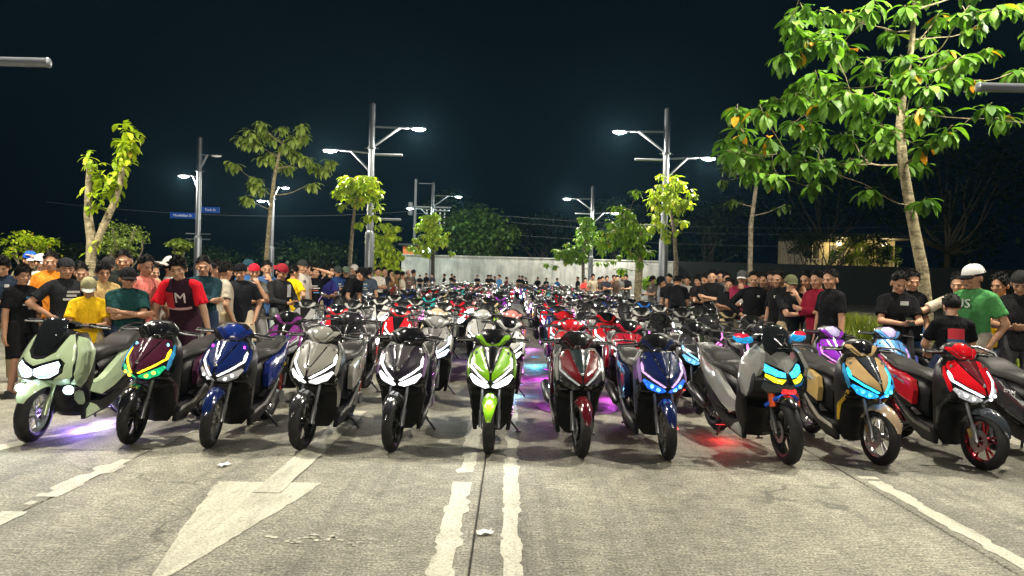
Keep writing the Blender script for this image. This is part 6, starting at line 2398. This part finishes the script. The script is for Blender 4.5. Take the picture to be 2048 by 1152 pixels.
full_bike('small', 3.30, Y1 - .05, 3, S(GLD, center=(.03, .035, .045), cheek=(.05, .3, .6), wing=(.62, .38, .02), handle=GLD, side=(.48, .33, .12), fender=(.34, .25, .16), drl=(.03, .62, 1, .75), head=(.02, .35, 1, .45), proj=(.1, .7, 1, .8), rim=(.5, .5, .5), trim=(.4, .38, .34)),
          'sand gold scooter with cyan headlights and yellow side edge', 5, 0, FR)
RED = (.55, .008, .015)
full_bike('small', 4.18, Y1 - .12, 1, S(RED, center=(.10, .012, .016), cheek=RED, wing=(.04, .045, .05), handle=RED, visor=RED, side=(.42, .01, .02), fender=(.03, .036, .042), drl=(.8, .88, 1, .9), head=(.9, .92, .95, .10), rim=(.28, .02, .03), trim=(.05, .05, .05)),
          'red and black scooter with red wheel rims and white strips', 8, 0, FR)
B12 = full_bike('maxi', 5.05, Y1 - .35, 2, dict(paint=(.035, .036, .04), side=(.03, .032, .036), fender=(.03, .03, .03), rim=(.05, .05, .05), head=(.6, .6, .6, .05), drl=(.6, .6, .6, .05), fog=(.4, .4, .4, 0)),
          'dark grey scooter cut off by the picture edge', 5, 0, FR)

o = text_mesh('EDM', .075, 'sign_white', 'lettering', B12, .002)
o.location = (-.232, .80, .60)
o.rotation_euler = (R(90), 0, R(-90))

rs = random.Random(12)
for bk in [o for o in bpy.data.objects if o.get('group') == FR and o.name.startswith('scooter')]:
    for _ in range(rs.randint(2, 4)):
        sd_ = rs.choice((-1, 1))
        yy, zz = rs.uniform(.85, 1.25), rs.uniform(.60, .70)
        m = MB()
        w_, h_ = rs.uniform(.03, .09), rs.uniform(.018, .04)
        m.box((0, 0, 0), (.002, w_, h_))
        st_ = m.build('sticker', 'paint', bk, False, color=rs.choice([(.6, .6, .58), (.5, .05, .05), (.6, .45, .02), (.02, .2, .5), (.02, .02, .02)]))
        st_.location = (sd_ * (.172 - max(0, yy - .9) * .055 + .035), yy, zz)
        st_.rotation_euler = (rs.uniform(-.1, .35), 0, sd_ * .07)

# --- rows behind
PAL = [((.018, .018, .02), 'black'), ((.03, .03, .034), 'charcoal'), ((.30, .30, .29), 'grey'), ((.45, .44, .42), 'silver'), ((.62, .61, .58), 'white'), ((.60, .010, .02), 'red'), ((.30, .01, .02), 'dark red'),
       ((.012, .03, .16), 'navy blue'), ((.02, .16, .62), 'blue'), ((.02, .45, .45), 'teal'), ((.45, .36, .20), 'beige'), ((.36, .06, .55), 'purple'), ((.26, .48, .04), 'lime green'), ((.70, .20, .20), 'salmon pink'),
       ((.65, .25, .02), 'orange'), ((.40, .35, .33), 'taupe')]
PW = [12, 5, 9, 10, 12, 13, 4, 5, 6, 4, 8, 5, 3, 4, 3, 7]
LIT = [((1, .98, .94), 1.1), ((1, .98, .94), .5), ((.75, .9, 1), 1.5), ((.2, .6, 1), .8), ((1, 1, .95), 1.7), ((1, .2, .7), .7), ((.9, .9, .9), .04), ((.9, .9, .9), .04), ((.85, .55, 1), .6)]
ORD = ['first', 'second', 'third', 'fourth', 'fifth', 'sixth', 'seventh', 'eighth', 'ninth', 'tenth', 'eleventh', 'twelfth', 'thirteenth', 'fourteenth', 'fifteenth', 'sixteenth', 'seventeenth', 'eighteenth', 'nineteenth', 'twentieth', 'twenty-first', 'twenty-second', 'twenty-third', 'twenty-fourth']
rb = random.Random(4)


def rspec(c, lit):
    lc, ls = lit
    return S(c, center=rb.choice([BLK, c, tuple(q * .5 for q in c)]), wing=rb.choice([BLK, BLK, c]), visor=rb.choice([BLK, c, c]), drl=tuple(lc) + (ls,), head=tuple(lc) + (ls * .35,), proj=tuple(lc) + (ls,), fog=tuple(lc) + (ls,),
             rim=rb.choice([(.03, .03, .03), (.4, .4, .4), (.5, .38, .1), (.3, .02, .02)]), fender=rb.choice([c, BLK]))


PURP, LBLU = (.26, .03, .50), (.10, .33, .75)
ROW2 = [(-2.75, 'small', (.20, .03, .20), 'plum', 6), (-2.05, 'small', (.02, .02, .022), 'black', 0), (-.95, 'small', (.30, .30, .29), 'grey', 2), (-.08, 'small', (.62, .62, .60), 'white', 0), (.72, 'small', (.5, .012, .02), 'red', 3),
        (1.42, 'small', (.38, .01, .03), 'crimson', 0), (2.25, 'small', (.03, .03, .035), 'black', 3), (3.05, 'small', (.02, .02, .024), 'glossy black', 5), (3.95, 'small', PURP, 'vivid purple', 5), (4.72, 'small', LBLU, 'sky blue', 5), (5.45, 'small', (.10, .12, .5), 'indigo', 5)]
ROW3 = [(-2.7, 'small', (.5, .012, .02), 'red', 0), (-1.75, 'small', (.5, .012, .02), 'scarlet', 0), (-1.2, 'small', (.44, .37, .24), 'beige', 0), (-.5, 'small', (.42, .42, .40), 'silver', 0), (.0, 'small', (.62, .22, .20), 'salmon pink', 5), (.75, 'small', (.5, .012, .02), 'cherry red', 2),
        (1.5, 'small', (.55, .012, .02), 'bright red', 0), (2.25, 'small', (.02, .02, .022), 'black', 5), (3.0, 'small', (.03, .03, .034), 'charcoal', 5), (3.75, 'small', (.03, .03, .03), 'matte black', 0)]
for ri, (rowl, yy) in enumerate(((ROW2, 8.38), (ROW3, 10.45))):
    for k, (x, kd, c, nm, li) in enumerate(rowl):
        sp = rspec(c, LIT[li])
        if nm in ('vivid purple', 'sky blue', 'indigo'):
            sp.update(center=c, cheek=c, wing=c, visor=(.5, .45, .8), drl=(.9, .4, 1, .25))
        if nm == 'white':
            sp.update(handle=(.62, .62, .6), visor=BLK, fender=(.6, .6, .6))
        full_bike(kd, x + rb.uniform(-.03, .03), yy + rb.uniform(-.08, .08), rb.uniform(-4, 4), sp,
                  '%s scooter in the %s row, %s along it' % (nm, ORD[ri + 1], ORD[k]), rb.uniform(-5, 10), rb.choice([0, 2, 3]), '%s row of scooters' % ORD[ri + 1])
NB = 0
for row in range(3, 24):
    yy = 6.25 + 2.1 * row
    x = -3.7 + rb.uniform(-.1, .1)
    k = 0
    while x < 4.0:
        if -.17 < x < .72 and row < 19:                     # the aisle
            x = .74 + rb.uniform(0, .08)
        ci = rb.choices(range(len(PAL)), PW)[0]
        c, nm = PAL[ci]
        if ci > 1:
            q = rb.uniform(.8, 1.2)
            c = tuple(min(.8, a * q) for a in c)
        kind = 'maxi' if rb.random() < .2 else rb.choice(['small', 'mirrored'])
        lit = rb.choice(LIT)
        yaw, ln = rb.uniform(-7, 7), rb.choice([0, 2, 3])
        y = yy + rb.uniform(-.15, .15)
        if row < 8:
            root = empty('maxi_scooter' if kind == 'maxi' else 'scooter', (x, y, 0))
            for pn, me in KIT[kind].items():
                o = put(pn, me, root, c)
                if pn == 'headlight':
                    o.color = tuple(lit[0]) + (lit[1] * 1.8,)
            label = '%s %s in the %s row, %s along it' % (nm, 'windscreened scooter' if kind == 'maxi' else 'scooter', ORD[row], ORD[k])
            tag(root, label, 'scooter', '%s row of scooters' % ORD[row])
        else:
            root = put('maxi_scooter' if kind == 'maxi' else 'scooter', FAR[kind], None, c)
            root.location = (x, y, 0)
            if rb.random() < .55:
                lit = rb.choice([((1, .35, .05), 1.0), ((.3, .6, 1), 1.2), ((.7, .3, 1), .8), ((1, 1, 1), 1.4), ((.1, .8, .7), .7)])
            root['glow'] = [a * lit[1] * 18 for a in lit[0]]
            tag(root, '%s scooter in the packed %s row, %s along it' % (nm, ORD[row], ORD[k]), 'scooter', 'far rows of scooters')
        root.rotation_mode = 'ZYX'
        root.rotation_euler = (0, R(ln), R(yaw))
        NB += 1
        k += 1
        x += .76 + rb.uniform(-.05, .1) + .004 * row
for q in (SMALL, SMALLM, MAXI, ADV):
    for o in all_parts(q):
        bpy.data.objects.remove(o)
    bpy.data.objects.remove(q)

# coloured underglow lamps fixed beneath some machines
for k, (x, y, c, e) in enumerate(((-4.15, 6.75, (.35, .22, 1), 16), (-4.12, 7.1, (.7, .6, 1), 8), (.0, 10.6, (.85, .1, 1), 18), (.60, 10.9, (.8, .05, 1), 16), (.1, 9.3, (.2, .6, 1), 6), (.45, 12.6, (.1, .6, 1), 16), (.4, 15.5, (.7, .2, 1), 14), (2.15, 7.0, (1, .05, .06), 4), (-.5, 12.9, (.5, .2, 1), 12), (.62, 8.7, (.9, .1, .8), 6), (1.35, 9.2, (.8, .1, .9), 6), (4.6, 9.2, (.5, .2, 1), 8))):
    root = empty('underglow_lamp', (x, y, .17))
    m = MB()
    m.box((0, 0, 0), (.16, .02, .012))
    m.build('housing', 'plastic_black', root, False)
    m = MB()
    m.box((0, 0, -.008), (.14, .014, .004))
    m.build('strip', 'lens', root, False, color=tuple(c) + (.6,))
    l = bpy.data.lights.new('underglow', 'POINT')
    l.energy = e
    l.color = c
    l.shadow_soft_size = .03
    lo = bpy.data.objects.new('underglow', l)
    lo.location = (0, 0, -.03)
    lo.parent = root
    COL.objects.link(lo)
    tag(root, ['violet underglow strip beneath the sage maxi scooter', 'pale violet underglow strip behind the sage scooter engine', 'magenta underglow strip beside the aisle under the salmon scooter', 'pink underglow strip across the aisle under the cherry scooter',
               'blue underglow strip under the white scooter', 'blue underglow strip further down the aisle', 'violet underglow strip deep in the aisle', 'red underglow strip beneath the grey adventure scooter', 'violet underglow strip under a fourth row scooter', 'pink underglow strip under the red second row scooter',
               'magenta underglow strip under the crimson scooter', 'violet underglow strip under the sky blue scooter'][k], 'lamp')
print('BIKES', NB + 33)

# ------------------------------------------------------------------ night haze that glows round the lamps
hz = bpy.data.materials.new('haze')
hz.use_nodes = True
hn = hz.node_tree
hn.nodes.clear()
ho = hn.nodes.new('ShaderNodeOutputMaterial')
hv = hn.nodes.new('ShaderNodeVolumePrincipled')
hv.inputs['Color'].default_value = (.30, .70, 1.0, 1)
hv.inputs['Density'].default_value = .0002
hv.inputs['Anisotropy'].default_value = .7
hn.links.new(hv.outputs[0], ho.inputs['Volume'])
hb = MB()
hb.box((0, 42, 10.5), (120, 130, 23))
ho_ = hb.build('haze', hz, None, False)
tag(ho_, 'thin night haze hanging over the lot', 'haze', kind='stuff')
